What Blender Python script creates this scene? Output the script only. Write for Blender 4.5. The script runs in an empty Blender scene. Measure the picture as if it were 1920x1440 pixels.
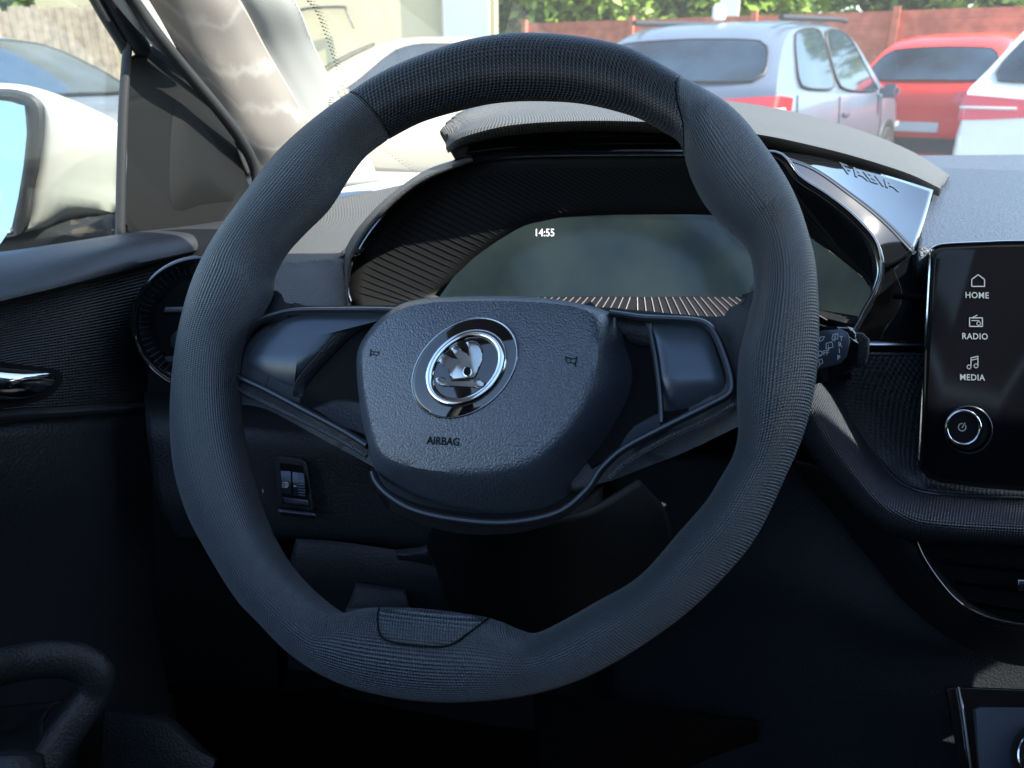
import bpy, bmesh, math, random
from mathutils import Vector, Matrix
from mathutils.bvhtree import BVHTree
from mathutils.geometry import tessellate_polygon
R = math.radians
random.seed(7)
S = bpy.context.scene
COL = S.collection

# ---------------- camera ----------------
F = 1500.0
YAW, PITCH = R(18), R(21)
CAM = Vector((0, 0, 1.15))
fw = Vector((-math.sin(YAW)*math.cos(PITCH), math.cos(YAW)*math.cos(PITCH), -math.sin(PITCH)))
rt = Vector((math.cos(YAW), math.sin(YAW), 0))
up = rt.cross(fw)
cd = bpy.data.cameras.new('camera'); cam = bpy.data.objects.new('camera', cd); COL.objects.link(cam)
cam.matrix_world = Matrix(((rt.x, up.x, -fw.x, CAM.x), (rt.y, up.y, -fw.y, CAM.y), (rt.z, up.z, -fw.z, CAM.z), (0, 0, 0, 1)))
cd.sensor_width = 36; cd.lens = 36*F/1920; cd.clip_start = .01; cd.clip_end = 500
cd.dof.use_dof = True; cd.dof.focus_distance = .52; cd.dof.aperture_fstop = 13
S.camera = cam

# ---------------- light ----------------
SUN_DIR = Vector((.62, -.09, .78)).normalized()          # towards the sun
W_ = bpy.data.worlds.new('World'); S.world = W_; W_.use_nodes = True
wn = W_.node_tree; bg = wn.nodes['Background']
sky = wn.nodes.new('ShaderNodeTexSky'); sky.sky_type = 'NISHITA'; sky.sun_disc = False
sky.sun_elevation = math.asin(SUN_DIR.z); sky.sun_rotation = math.atan2(SUN_DIR.x, SUN_DIR.y)
sky.air_density = 1.2; sky.dust_density = .6; sky.ozone_density = 1.6
wn.links.new(sky.outputs[0], bg.inputs[0]); bg.inputs[1].default_value = .15
sl = bpy.data.lights.new('sun', 'SUN'); sl.energy = 4.2; sl.angle = R(.5); sl.color = (1, .95, .86)
so = bpy.data.objects.new('sun', sl); COL.objects.link(so)
so.rotation_euler = (-SUN_DIR).to_track_quat('-Z', 'Y').to_euler()
S.view_settings.view_transform = 'Standard'; S.view_settings.look = 'None'
S.view_settings.exposure = 2.0; S.view_settings.gamma = 1
S.cycles.use_denoising = True
S.cycles.max_bounces = 10; S.cycles.transparent_max_bounces = 16; S.cycles.diffuse_bounces = 5
S.cycles.sample_clamp_indirect = 6; S.cycles.caustics_reflective = False

# ---------------- pixel rays ----------------
def ray(px, py): return fw + (px-960)/F*rt - (py-720)/F*up
def P(px, py, d): return CAM + ray(px, py)*d
def plane(o, n):
    n = n.normalized()
    def f(px, py, h=0):
        r = ray(px, py); t = (o + n*h - CAM).dot(n)/r.dot(n)
        return CAM + r*t
    f.n = n; f.o = o
    return f
def PX(px, py, x):
    r = ray(px, py); return CAM + r*((x-CAM.x)/r.x)
Fh = Vector((-math.sin(YAW), math.cos(YAW), 0))
def G(px, D, z=0):                                     # world point seen at column px, D metres ahead, height z
    dep = D*math.cos(PITCH) + (CAM.z-z)*math.sin(PITCH)
    return CAM + Fh*D + rt*((px-960)/F*dep) + Vector((0, 0, z-CAM.z))

# ---------------- splines ----------------
def cr(p0, p1, p2, p3, t):
    return .5*((2*p1) + (p2-p0)*t + (2*p0-5*p1+4*p2-p3)*t*t + (3*p1-p0-3*p2+p3)*t*t*t)
def spline(pts, n, closed=False):
    """n points evenly spaced by length on a Catmull-Rom curve"""
    pts = [Vector(p) for p in pts]; m = len(pts); d = []
    segs = m if closed else m-1
    for i in range(segs):
        if closed: q = [pts[(i+k-1) % m] for k in range(4)]
        else:
            q = [pts[max(i-1, 0)], pts[i], pts[i+1], pts[min(i+2, m-1)]]
            if i == 0: q[0] = 2*pts[0]-pts[1]
            if i == m-2: q[3] = 2*pts[-1]-pts[-2]
        for k in range(10): d.append(cr(*q, k/10))
    d.append(pts[0].copy() if closed else pts[-1].copy())
    L = [0]
    for a, b in zip(d, d[1:]): L.append(L[-1]+(b-a).length)
    out = []; j = 0; cnt = n if closed else n-1
    for k in range(n):
        s = L[-1]*k/cnt
        while j < len(L)-2 and L[j+1] < s: j += 1
        t = (s-L[j])/max(L[j+1]-L[j], 1e-9)
        out.append(d[j].lerp(d[j+1], min(max(t, 0), 1)))
    return out

# ---------------- objects ----------------
ORG = {}
def tag(o, label=None, cat=None, group=None, kind=None):
    if label: o['label'] = label
    if cat: o['category'] = cat
    if group: o['group'] = group
    if kind: o['kind'] = kind
    return o
def thing(name, label, cat, loc=(0, 0, 0), group=None, rz=0):
    o = bpy.data.objects.new(name, None); COL.objects.link(o); o.location = loc; o.rotation_euler = (0, 0, rz)
    o.empty_display_size = .05
    ORG[o.name] = Vector(loc); return tag(o, label, cat, group)
def link(name, me, m, parent=None, local=False):
    o = bpy.data.objects.new(name, me); COL.objects.link(o)
    if m: me.materials.append(m)
    if parent:
        o.parent = parent; org = ORG[parent.name]
        if not local: me.transform(Matrix.Translation(-org))
        ORG[o.name] = org
    else: ORG[o.name] = Vector((0, 0, 0))
    return o
def obj(name, bm, m, parent=None, smooth=True, local=False, normals=True):
    if normals: bmesh.ops.recalc_face_normals(bm, faces=bm.faces)
    me = bpy.data.meshes.new(name); bm.to_mesh(me); bm.free()
    for p in me.polygons: p.use_smooth = smooth
    if smooth: me.set_sharp_from_angle(angle=R(38))
    return link(name, me, m, parent, local)
def raw(name, vs, fs, m, parent=None, smooth=False, local=False):
    me = bpy.data.meshes.new(name); me.from_pydata([tuple(v) for v in vs], [], fs); me.update()
    for p in me.polygons: p.use_smooth = smooth
    return link(name, me, m, parent, local)

def grid_bm(rows, closed_u=False, closed_v=False, uv=True, bm=None):
    bm = bm or bmesh.new(); nv = len(rows); nu = len(rows[0])
    V = [[bm.verts.new(p) for p in r] for r in rows]
    ul = bm.loops.layers.uv.verify()
    U = [[0]*(nu+1) for _ in range(nv+1)]; W = [[0]*(nu+1) for _ in range(nv+1)]
    mid = rows[nv//2]; cu = [0]
    for i in range(nu): cu.append(cu[-1]+(mid[(i+1) % nu]-mid[i]).length)
    mc = nu//2; cv = [0]
    for j in range(nv): cv.append(cv[-1]+(rows[(j+1) % nv][mc]-rows[j][mc]).length)
    for j in range(nv if closed_v else nv-1):
        for i in range(nu if closed_u else nu-1):
            try: f = bm.faces.new((V[j][i], V[j][(i+1) % nu], V[(j+1) % nv][(i+1) % nu], V[(j+1) % nv][i]))
            except ValueError: continue
            for l, (a, b) in zip(f.loops, ((i, j), (i+1, j), (i+1, j+1), (i, j+1))): l[ul].uv = (cu[a], cv[b])
    return bm
def surf_rows(rows, nu=40, nv=24):
    R1 = [spline(r, nu) for r in rows]
    cols = [spline([r[i] for r in R1], nv) for i in range(nu)]
    return [[cols[i][j] for i in range(nu)] for j in range(nv)]
def solid(o, t, offset=-1):
    m = o.modifiers.new('thickness', 'SOLIDIFY'); m.thickness = t; m.offset = offset; return o
def face_cam(o):
    """make a sheet's normals face the cabin"""
    me = o.data; org = ORG[o.name]; s = 0
    for p in list(me.polygons)[::max(1, len(me.polygons)//50)]:
        s += p.normal.dot(CAM-(p.center+org))
    if s < 0: me.flip_normals()
    return o
def surf(name, rows, m, parent, nu=40, nv=24, t=.004):
    o = obj(name, grid_bm(surf_rows(rows, nu, nv)), m, parent, normals=False)
    face_cam(o)
    if t: solid(o, t)
    return o
def pxsurf(name, rows, m, parent, **k):
    return surf(name, [[P(*q) for q in r] for r in rows], m, parent, **k)

def prism(name, outline, pl, h0, h1, m, parent, bev=.0015, n=None, seg=3, smooth=True, hf=None):
    """extruded outline (pixels on plane pl) from height h0 (back) to h1 (front), bevelled rim"""
    pts = spline([Vector((a, b, 0)) for a, b in outline], n, True) if n else [Vector((a, b, 0)) for a, b in outline]
    bm = bmesh.new()
    back = [bm.verts.new(pl(p.x, p.y, h0)) for p in pts]
    front = [bm.verts.new(pl(p.x, p.y, h1 + (hf(p.x, p.y) if hf else 0))) for p in pts]
    N = len(pts)
    for i in range(N): bm.faces.new((back[i], back[(i+1) % N], front[(i+1) % N], front[i]))
    top = bm.faces.new(front); bm.faces.new(back[::-1])
    if bev:
        es = [e for e in top.edges]
        bmesh.ops.bevel(bm, geom=es, offset=bev, segments=seg, affect='EDGES', profile=.5)
    bmesh.ops.triangulate(bm, faces=[f for f in bm.faces if len(f.verts) > 4])
    return obj(name, bm, m, parent, smooth)

def dome(name, outline, centre, pl, prof, m, parent, n=96, rings=14, skirt=-.03):
    """prof(s, x, y) gives height over plane for s=0 centre .. 1 rim"""
    pts = spline([Vector((a, b, 0)) for a, b in outline], n, True); c = Vector((*centre, 0))
    rows = []
    for j in range(rings+1):
        s = (j/rings)**.8
        if j == 0: s = .002
        rows.append([pl(*(c.lerp(p, s)).xy, prof(s, *(c.lerp(p, s)).xy)) for p in pts])
    rows.append([pl(p.x, p.y, skirt) for p in pts])
    return face_cam(obj(name, grid_bm(rows, closed_u=True), m, parent, normals=False))

def tube_bm(pts, r, closed=False, k=10, bm=None, rf=None, ry=None, nrm=None):
    """sweep; ry/nrm give a flat section: r across, ry along nrm"""
    n = len(pts); rows = []
    up0 = Vector((0, 0, 1)); prev = None
    for i, p in enumerate(pts):
        a = pts[(i-1) % n] if (closed or i) else p; b = pts[(i+1) % n] if (closed or i < n-1) else p
        t = (b-a).normalized()
        if nrm is not None: nn = nrm
        elif prev is None: nn = up0 if abs(t.dot(up0)) < .9 else Vector((1, 0, 0))
        else: nn = prev
        s = t.cross(nn).normalized(); nn = s.cross(t).normalized(); prev = nn
        rr = r*(rf(i/(n-1)) if rf else 1); ryy = (ry if ry else r)*(rf(i/(n-1)) if rf else 1)
        rows.append([p + s*math.cos(2*math.pi*j/k)*rr + nn*math.sin(2*math.pi*j/k)*ryy for j in range(k)])
    bm = grid_bm(rows, closed_u=True, closed_v=closed, bm=bm)
    if not closed:
        bm.verts.ensure_lookup_table(); nvv = len(bm.verts)
        base = nvv - n*k
        bm.faces.new([bm.verts[base+j] for j in range(k)]); bm.faces.new([bm.verts[nvv-1-j] for j in range(k)])
    return bm
def tube(name, pts, r, m, parent, n=48, closed=False, **kw):
    return obj(name, tube_bm(spline(pts, n, closed), r, closed, **kw), m, parent)

def box_bm(bm, c, s, rot=None):
    g = bmesh.ops.create_cube(bm, size=1)['verts']
    for v in g:
        v.co = Vector((v.co.x*s[0], v.co.y*s[1], v.co.z*s[2]))
        if rot: v.co = rot @ v.co
        v.co += Vector(c)
    return g
def bvh_of(*os):
    vs = []; fs = []
    for o in os:
        b = len(vs); g = ORG[o.name]
        vs += [v.co+g for v in o.data.vertices]; fs += [[b+i for i in p.vertices] for p in o.data.polygons]
    return BVHTree.FromPolygons(vs, fs)
def hit(bvh, px, py, off=.0003):
    r = ray(px, py).normalized(); h = bvh.ray_cast(CAM, r)
    if h[0] is None: return None
    n = h[1] if h[1].dot(r) < 0 else -h[1]
    return h[0] + n*off

# flat marks: list of strokes / text in a 2D frame, mapped by fn(x, y) -> 3D
def marks(name, polys, fn, m, parent, depth=.0002):
    bm = bmesh.new()
    for poly in polys:
        ps = [fn(x, y) for x, y in poly]
        if any(p is None for p in ps): continue
        vs = [bm.verts.new(p) for p in ps]
        try: bm.faces.new(vs)
        except ValueError: pass
    bmesh.ops.triangulate(bm, faces=bm.faces)
    o = obj(name, bm, m, parent, smooth=False, normals=False)
    return face_cam(o)
def stroke(pts, w, closed=False):
    out = []; n = len(pts)
    for i in range(n if closed else n-1):
        a = Vector(pts[i]); b = Vector(pts[(i+1) % n]); t = (b-a)
        if t.length < 1e-9: continue
        t.normalize(); s = Vector((-t.y, t.x))*w/2; a2 = a-t*w*.4; b2 = b+t*w*.4
        out.append([tuple(a2-s), tuple(b2-s), tuple(b2+s), tuple(a2+s)])
    return out
def arc(cx, cy, rx, ry=None, a0=0, a1=360, n=20):
    ry = ry or rx
    return [(cx+rx*math.cos(R(a0+(a1-a0)*i/n)), cy+ry*math.sin(R(a0+(a1-a0)*i/n))) for i in range(n+1)]
def text_polys(s, bold=0.0, spacing=1.0):
    c = bpy.data.curves.new('t', 'FONT'); c.body = s; c.size = 1; c.align_x = 'CENTER'; c.offset = bold; c.space_character = spacing
    c.resolution_u = 3
    o = bpy.data.objects.new('t', c); COL.objects.link(o); bpy.context.view_layer.update()
    me = o.to_mesh(); vs = [v.co.copy() for v in me.vertices]
    ps = [[(vs[i].x, vs[i].y) for i in p.vertices] for p in me.polygons]
    o.to_mesh_clear(); bpy.data.objects.remove(o); bpy.data.curves.remove(c)
    return ps
def on_px(fn3, cx, cy, ax, ay, bx, by):
    """2D frame (x right, y up) -> pixel affine -> 3D"""
    return lambda x, y: fn3(cx + ax*x + bx*y, cy + ay*x + by*y)

# ---------------- materials ----------------
def mat(name, base, rough=.5, metal=0, spec=.5, bump=None, coat=0, emit=None, es=1, var=0, vs=60, **kw):
    m = bpy.data.materials.new(name); m.use_nodes = True; nt = m.node_tree; N = nt.nodes; Lk = nt.links
    b = N['Principled BSDF']
    b.inputs['Base Color'].default_value = (*base, 1); b.inputs['Roughness'].default_value = rough
    b.inputs['Metallic'].default_value = metal; b.inputs['Specular IOR Level'].default_value = spec
    b.inputs['Coat Weight'].default_value = coat; b.inputs['Coat Roughness'].default_value = .04
    if emit: b.inputs['Emission Color'].default_value = (*emit, 1); b.inputs['Emission Strength'].default_value = es
    tc = N.new('ShaderNodeTexCoord')
    def nd(t, **p):
        n = N.new(t)
        for k, v in p.items(): setattr(n, k, v)
        return n
    def math_(op, a, b_=None, c=None):
        n = nd('ShaderNodeMath', operation=op)
        for i, x in enumerate((a, b_, c)):
            if x is None: continue
            if isinstance(x, (int, float)): n.inputs[i].default_value = x
            else: Lk.new(x, n.inputs[i])
        return n.outputs[0]
    h = None
    if bump:
        kind, strength, dist = bump[0], bump[1], bump[2]; sc = bump[3] if len(bump) > 3 else 1
        if kind in ('weave', 'holes', 'ribs', 'dimples'):
            sx = nd('ShaderNodeSeparateXYZ'); Lk.new(tc.outputs['UV'], sx.inputs[0])
            U, V = sx.outputs[0], sx.outputs[1]
            if kind == 'weave':
                a = math_('SINE', math_('MULTIPLY', U, 2*math.pi/sc)); c = math_('SINE', math_('MULTIPLY', V, 2*math.pi/sc))
                h = math_('ADD', math_('MAXIMUM', a, c), math_('MULTIPLY', math_('ADD', a, c), .4))
            elif kind == 'ribs':
                a = math_('SINE', math_('MULTIPLY', V, 2*math.pi/sc)); c = math_('SINE', math_('MULTIPLY', U, 2*math.pi/(sc*1.3)))
                h = math_('ADD', a, math_('MULTIPLY', c, .35))
            else:
                # hexagonal dots
                def cell(ou, ov):
                    u = math_('SUBTRACT', math_('FRACT', math_('ADD', math_('DIVIDE', U, sc), ou)), .5)
                    v = math_('MULTIPLY', math_('SUBTRACT', math_('FRACT', math_('ADD', math_('DIVIDE', V, sc*1.732), ov)), .5), 1.732)
                    return math_('SQRT', math_('ADD', math_('MULTIPLY', u, u), math_('MULTIPLY', v, v)))
                d = math_('MINIMUM', cell(0, 0), cell(.5, .5))
                mr = nd('ShaderNodeMapRange', interpolation_type='SMOOTHSTEP'); Lk.new(d, mr.inputs[0])
                mr.inputs[1].default_value = .18; mr.inputs[2].default_value = .42
                h = mr.outputs[0]
                if kind == 'dimples': pass
        elif kind == 'leather':
            v = nd('ShaderNodeTexVoronoi', feature='SMOOTH_F1'); v.inputs['Scale'].default_value = sc; v.inputs['Smoothness'].default_value = .5
            nz = nd('ShaderNodeTexNoise'); nz.inputs['Scale'].default_value = sc*.6
            mx = nd('ShaderNodeMixRGB'); mx.inputs[0].default_value = .0007
            Lk.new(tc.outputs['Object'], mx.inputs[1]); Lk.new(tc.outputs['Object'], nz.inputs['Vector']); Lk.new(nz.outputs['Color'], mx.inputs[2])
            Lk.new(mx.outputs[0], v.inputs['Vector']); h = math_('SUBTRACT', 1, v.outputs['Distance'])
        else:
            nz = nd('ShaderNodeTexNoise'); nz.inputs['Scale'].default_value = sc; nz.inputs['Detail'].default_value = 3
            Lk.new(tc.outputs['Object'], nz.inputs['Vector']); h = nz.outputs['Fac']
        bp = nd('ShaderNodeBump'); bp.inputs['Strength'].default_value = strength; bp.inputs['Distance'].default_value = dist
        Lk.new(h, bp.inputs['Height']); Lk.new(bp.outputs[0], b.inputs['Normal'])
    if kw.get('cav') and h is not None:     # shade in pores and between threads, put into the base colour
        c0 = kw['cav']; mr = nd('ShaderNodeMapRange'); Lk.new(h, mr.inputs[0])
        mr.inputs[1].default_value = c0[1]; mr.inputs[2].default_value = c0[2]
        mx = nd('ShaderNodeMixRGB'); Lk.new(mr.outputs[0], mx.inputs[0])
        mx.inputs[1].default_value = (*[x*c0[0] for x in base], 1); mx.inputs[2].default_value = (*base, 1)
        Lk.new(mx.outputs[0], b.inputs['Base Color'])
    elif kw.get('smear'):  # streaks of caustic light painted into the base colour as pale wave bands
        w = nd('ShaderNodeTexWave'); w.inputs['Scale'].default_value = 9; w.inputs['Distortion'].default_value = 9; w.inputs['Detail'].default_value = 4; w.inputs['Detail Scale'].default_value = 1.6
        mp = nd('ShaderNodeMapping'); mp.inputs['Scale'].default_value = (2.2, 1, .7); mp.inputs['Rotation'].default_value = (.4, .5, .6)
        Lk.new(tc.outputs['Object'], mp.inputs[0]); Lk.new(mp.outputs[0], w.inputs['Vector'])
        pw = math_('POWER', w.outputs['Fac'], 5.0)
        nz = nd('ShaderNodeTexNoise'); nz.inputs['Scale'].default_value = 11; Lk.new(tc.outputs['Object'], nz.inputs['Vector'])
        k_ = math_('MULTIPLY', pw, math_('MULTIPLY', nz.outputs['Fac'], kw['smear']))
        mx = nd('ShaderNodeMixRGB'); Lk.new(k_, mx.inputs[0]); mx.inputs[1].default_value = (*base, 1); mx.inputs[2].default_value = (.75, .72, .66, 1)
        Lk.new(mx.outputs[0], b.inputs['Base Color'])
    elif var:
        nz = nd('ShaderNodeTexNoise'); nz.inputs['Scale'].default_value = vs; nz.inputs['Detail'].default_value = 6
        Lk.new(tc.outputs['Object'], nz.inputs['Vector'])
        mr = nd('ShaderNodeMapRange'); Lk.new(nz.outputs['Fac'], mr.inputs[0]); mr.inputs[1].default_value = .3; mr.inputs[2].default_value = .7
        mx = nd('ShaderNodeMixRGB'); Lk.new(mr.outputs[0], mx.inputs[0]); c2 = kw.get('c2')
        mx.inputs[1].default_value = (*(c2 if c2 else [x*(1-var) for x in base]), 1); mx.inputs[2].default_value = (*[min(x*(1+var), 1) if not c2 else x for x in base], 1)
        Lk.new(mx.outputs[0], b.inputs['Base Color'])
    if kw.get('rv'):
        nz = nd('ShaderNodeTexNoise'); nz.inputs['Scale'].default_value = 25; nz.inputs['Detail'].default_value = 5
        Lk.new(tc.outputs['Object'], nz.inputs['Vector'])
        mr = nd('ShaderNodeMapRange'); Lk.new(nz.outputs['Fac'], mr.inputs[0]); mr.inputs[3].default_value = max(rough-kw['rv'], 0); mr.inputs[4].default_value = rough+kw['rv']
        Lk.new(mr.outputs[0], b.inputs['Roughness'])
    return m
def glass(name, tint=(.9, .96, .94), refl=1.0, dust=.0, dcol=(.7, .7, .66)):
    m = bpy.data.materials.new(name); m.use_nodes = True; nt = m.node_tree; N = nt.nodes; L = nt.links
    N.remove(N['Principled BSDF']); out = N['Material Output']
    t = N.new('ShaderNodeBsdfTransparent'); t.inputs[0].default_value = (*tint, 1)
    g = N.new('ShaderNodeBsdfGlossy'); g.inputs['Roughness'].default_value = .02
    fr = N.new('ShaderNodeFresnel'); fr.inputs[0].default_value = 1.45
    mu = N.new('ShaderNodeMath'); mu.operation = 'MULTIPLY'; mu.inputs[1].default_value = refl; L.new(fr.outputs[0], mu.inputs[0])
    mx = N.new('ShaderNodeMixShader'); L.new(mu.outputs[0], mx.inputs[0]); L.new(t.outputs[0], mx.inputs[1]); L.new(g.outputs[0], mx.inputs[2])
    last = mx
    if dust:
        d = N.new('ShaderNodeBsdfDiffuse'); d.inputs[0].default_value = (*dcol, 1)
        tr = N.new('ShaderNodeBsdfTranslucent'); tr.inputs[0].default_value = (*dcol, 1)
        ad = N.new('ShaderNodeMixShader'); ad.inputs[0].default_value = .5; L.new(d.outputs[0], ad.inputs[1]); L.new(tr.outputs[0], ad.inputs[2])
        tc = N.new('ShaderNodeTexCoord'); nz = N.new('ShaderNodeTexNoise'); nz.inputs['Scale'].default_value = 9; nz.inputs['Detail'].default_value = 8
        L.new(tc.outputs['Object'], nz.inputs['Vector'])
        mr = N.new('ShaderNodeMapRange'); L.new(nz.outputs['Fac'], mr.inputs[0]); mr.inputs[3].default_value = dust*.4; mr.inputs[4].default_value = dust*1.6
        m2 = N.new('ShaderNodeMixShader'); L.new(mr.outputs[0], m2.inputs[0]); L.new(mx.outputs[0], m2.inputs[1]); L.new(ad.outputs[0], m2.inputs[2]); last = m2
    L.new(last.outputs[0], out.inputs[0])
    return m

M = {}
M['rim'] = mat('rim_wrap', (.092, .112, .138), .37, spec=.95, bump=('weave', .9, .0009, .0015), cav=(.36, -.5, 1.0))
M['grip'] = mat('perforated_grip', (.030, .036, .046), .42, bump=('holes', 1, .0014, .0027), cav=(.08, .1, .8))
M['leather'] = mat('airbag_leather', (.058, .074, .098), .33, spec=.95, bump=('leather', .6, .0006, 1000), rv=.06)
M['leather_lo'] = mat('grained_leather', (.012, .014, .017), .5, spec=.35, bump=('leather', .6, .0007, 480))
M['satin'] = mat('satin_graphite', (.058, .075, .10), .30, metal=.35, bump=('grain', .12, .0002, 900))
M['trim'] = mat('satin_trim', (.05, .058, .07), .32, metal=.5, rv=.08)
M['black'] = mat('black_plastic', (.004, .005, .006), .6, spec=.25, bump=('grain', .2, .0002, 1200))
M['soft'] = mat('dark_soft_plastic', (.015, .018, .022), .55, spec=.35, bump=('leather', .6, .0006, 520), rv=.08)
M['void'] = mat('deep_black', (.004, .004, .005), .7, spec=.12)
M['gloss'] = mat('piano_black', (.006, .007, .009), .05, coat=1, rv=.03)
M['chrome'] = mat('chrome', (.72, .74, .77), .10, metal=1, rv=.05)
M['emblem'] = mat('emblem_chrome', (.42, .42, .41), .16, metal=1)
M['chrome_d'] = mat('dark_chrome', (.35, .37, .40), .22, metal=1)
M['dash'] = mat('dash_fabric_grain', (.072, .072, .072), .6, bump=('weave', .6, .0006, .0025), cav=(.68, -.5, 1.0))
M['dash_r'] = mat('dash_grain', (.045, .055, .075), .42, bump=('grain', 1, .0012, 420), var=.35, vs=500)
M['hood'] = mat('hood_weave', (.08, .08, .079), .6, bump=('weave', .6, .0006, .0025), cav=(.62, -.5, 1.0))
M['shell'] = mat('cluster_shell', (.04, .04, .042), .5, bump=('grain', .8, .0008, 500))
M['woven'] = mat('padded_woven', (.034, .04, .052), .33, bump=('weave', .6, .0006, .0021), cav=(.5, -.4, 1))
M['dimple'] = mat('dimpled_panel', (.03, .035, .046), .38, bump=('dimples', .6, .0007, .0040), cav=(.45, .1, .8))
M['ribbed'] = mat('ribbed_door_cloth', (.008, .008, .010), .5, bump=('ribs', .7, .0005, .0024))
M['door'] = mat('door_plastic', (.018, .019, .023), .5, bump=('grain', .5, .0004, 500), var=.15, vs=20)
M['sail'] = mat('sail_plastic', (.006, .006, .006), .6, spec=.25, bump=('grain', .3, .0002, 900), rv=.08)
M['ribface'] = mat('cluster_face', (.009, .009, .010), .6, spec=.2, bump=('grain', .2, .0002, 900))
M['pillar'] = mat('pillar_cloth', (.30, .265, .235), .75, bump=('grain', .35, .0006, 900), smear=.38)  # smear: streaks of caustic light painted into the base colour
M['pillar_g'] = mat('pillar_plastic', (.36, .35, .33), .6, bump=('grain', .3, .0004, 700))
M['seal'] = mat('rubber_seal', (.02, .02, .021), .6, bump=('grain', .3, .0003, 400))
M['white'] = mat('white_print', (.22, .25, .28), .5, emit=(.6, .7, .8), es=.035)
M['white2'] = mat('white_symbols', (.8, .82, .85), .5)
M['clock'] = mat('clock_digits', (.8, .8, .85), .5, emit=(.9, .9, 1), es=.20)
M['mark'] = mat('embossed_dark', (.006, .007, .009), .7, spec=.1)
M['spoke'] = mat('spoke_wrap', (.020, .024, .030), .5, spec=.35, bump=('grain', .6, .0005, 700))
M['paint_w'] = mat('white_car_paint', (.45, .44, .40), .3, coat=.6, var=.04, vs=30)
M['screen'] = mat('screen_glass', (.006, .006, .008), .10, spec=.22, rv=.04)
def display_mat():
    m = mat('cluster_display', (.005, .008, .009), .12, spec=.3)
    N = m.node_tree.nodes; L = m.node_tree.links; b = N['Principled BSDF']
    tc = N.new('ShaderNodeTexCoord'); nz = N.new('ShaderNodeTexNoise'); nz.inputs['Scale'].default_value = 9; nz.inputs['Detail'].default_value = 4
    L.new(tc.outputs['Object'], nz.inputs['Vector'])
    r = N.new('ShaderNodeValToRGB'); L.new(nz.outputs['Fac'], r.inputs[0])
    r.color_ramp.elements[0].position = .35; r.color_ramp.elements[0].color = (.004, .008, .014, 1)
    r.color_ramp.elements[1].position = .68; r.color_ramp.elements[1].color = (.026, .036, .030, 1)
    L.new(r.outputs[0], b.inputs['Emission Color']); b.inputs['Emission Strength'].default_value = .5  # mottled emission stands in for reflections on the display
    return m
M['display'] = display_mat()
M['ridge'] = mat('pale_ridge', (.24, .21, .25), .4, metal=.2)
M['glass'] = glass('windscreen_glass', (.93, .97, .95), 1.0, dust=.045)
M['glass_s'] = glass('side_glass', (.90, .96, .93), 1.0, dust=.02)

# =====================================================================
#  STEERING WHEEL
# =====================================================================
WC = P(935, 695, .45)
th = R(24); WN = (rt*(-.78*math.sin(th)) + up*(.62*math.sin(th)) - fw*math.cos(th)).normalized()
WP = plane(WC, WN)
wheel = thing('steering_wheel', 'dark blue-grey textured steering wheel with round badge on its central airbag pad', 'steering wheel', WC)
OUT = [(985,73),(1060,76),(1130,86),(1193,103),(1258,137),(1365,201),(1425,265),(1484,355),(1516,440),(1532,518),(1536,634),(1527,732),(1506,817),(1470,900),(1425,994),(1376,1061),(1294,1144),(1200,1213),(1101,1269),(992,1304),(865,1317),(755,1310),(646,1283),(558,1232),(490,1165),(450,1120),(393,1027),(360,960),(337,873),(332,767),(343,650),(367,550),(405,467),(467,377),(520,307),(567,260),(627,212),(703,160),(767,127),(860,93),(930,78)]
INN = [(1000,180),(1090,186),(1180,209),(1240,240),(1274,266),(1290,320),(1315,372),(1345,410),(1378,440),(1403,471),(1413,518),(1412,560),(1400,610),(1384,680),(1382,763),(1384,813),(1374,856),(1350,899),(1323,942),(1275,997),(1200,1080),(1120,1128),(1045,1170),(1003,1187),(974,1181),(930,1163),(883,1152),(792,1141),(704,1139),(672,1143),(646,1150),(620,1137),(573,1097),(533,1050),(497,985),(470,905),(450,820),(442,760),(440,700),(450,640),(480,590),(502,545),(504,515),(525,472),(560,432),(607,385),(645,325),(668,292),(692,270),(727,247),(780,220),(850,199),(920,184)]
CX, CY = 935, 690
def polar(L):
    d = spline([Vector((a, b, 0)) for a, b in L], 720, True)
    q = sorted((math.atan2(p.y-CY, p.x-CX) % (2*math.pi), math.hypot(p.x-CX, p.y-CY)) for p in d)
    def f(a):
        a %= 2*math.pi
        import bisect
        i = bisect.bisect(q, (a, 0)); a0, r0 = q[i-1]; a1, r1 = q[i % len(q)]
        if i == 0 or i == len(q): return (r0+r1)/2
        return r0+(r1-r0)*(a-a0)/max(a1-a0, 1e-9)
    return f
fo, fi = polar(OUT), polar(INN)
def rim_pt(a, psi, shrink=0):
    ro, ri = fo(a), fi(a)
    po = WP(CX+ro*math.cos(a), CY+ro*math.sin(a)); pi_ = WP(CX+ri*math.cos(a), CY+ri*math.sin(a))
    c = (po+pi_)/2; e = (po-pi_); w = e.length/2; e.normalize()
    b = min(w*.95, .0165)+.25*max(w-.0165, 0)
    cp, sp = math.cos(psi), math.sin(psi)
    q = 2.0/2.25
    x = math.copysign(abs(cp)**q, cp)*(w-shrink); y = math.copysign(abs(sp)**q, sp)*(b-shrink)
    return c + e*x + WN*y
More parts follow.
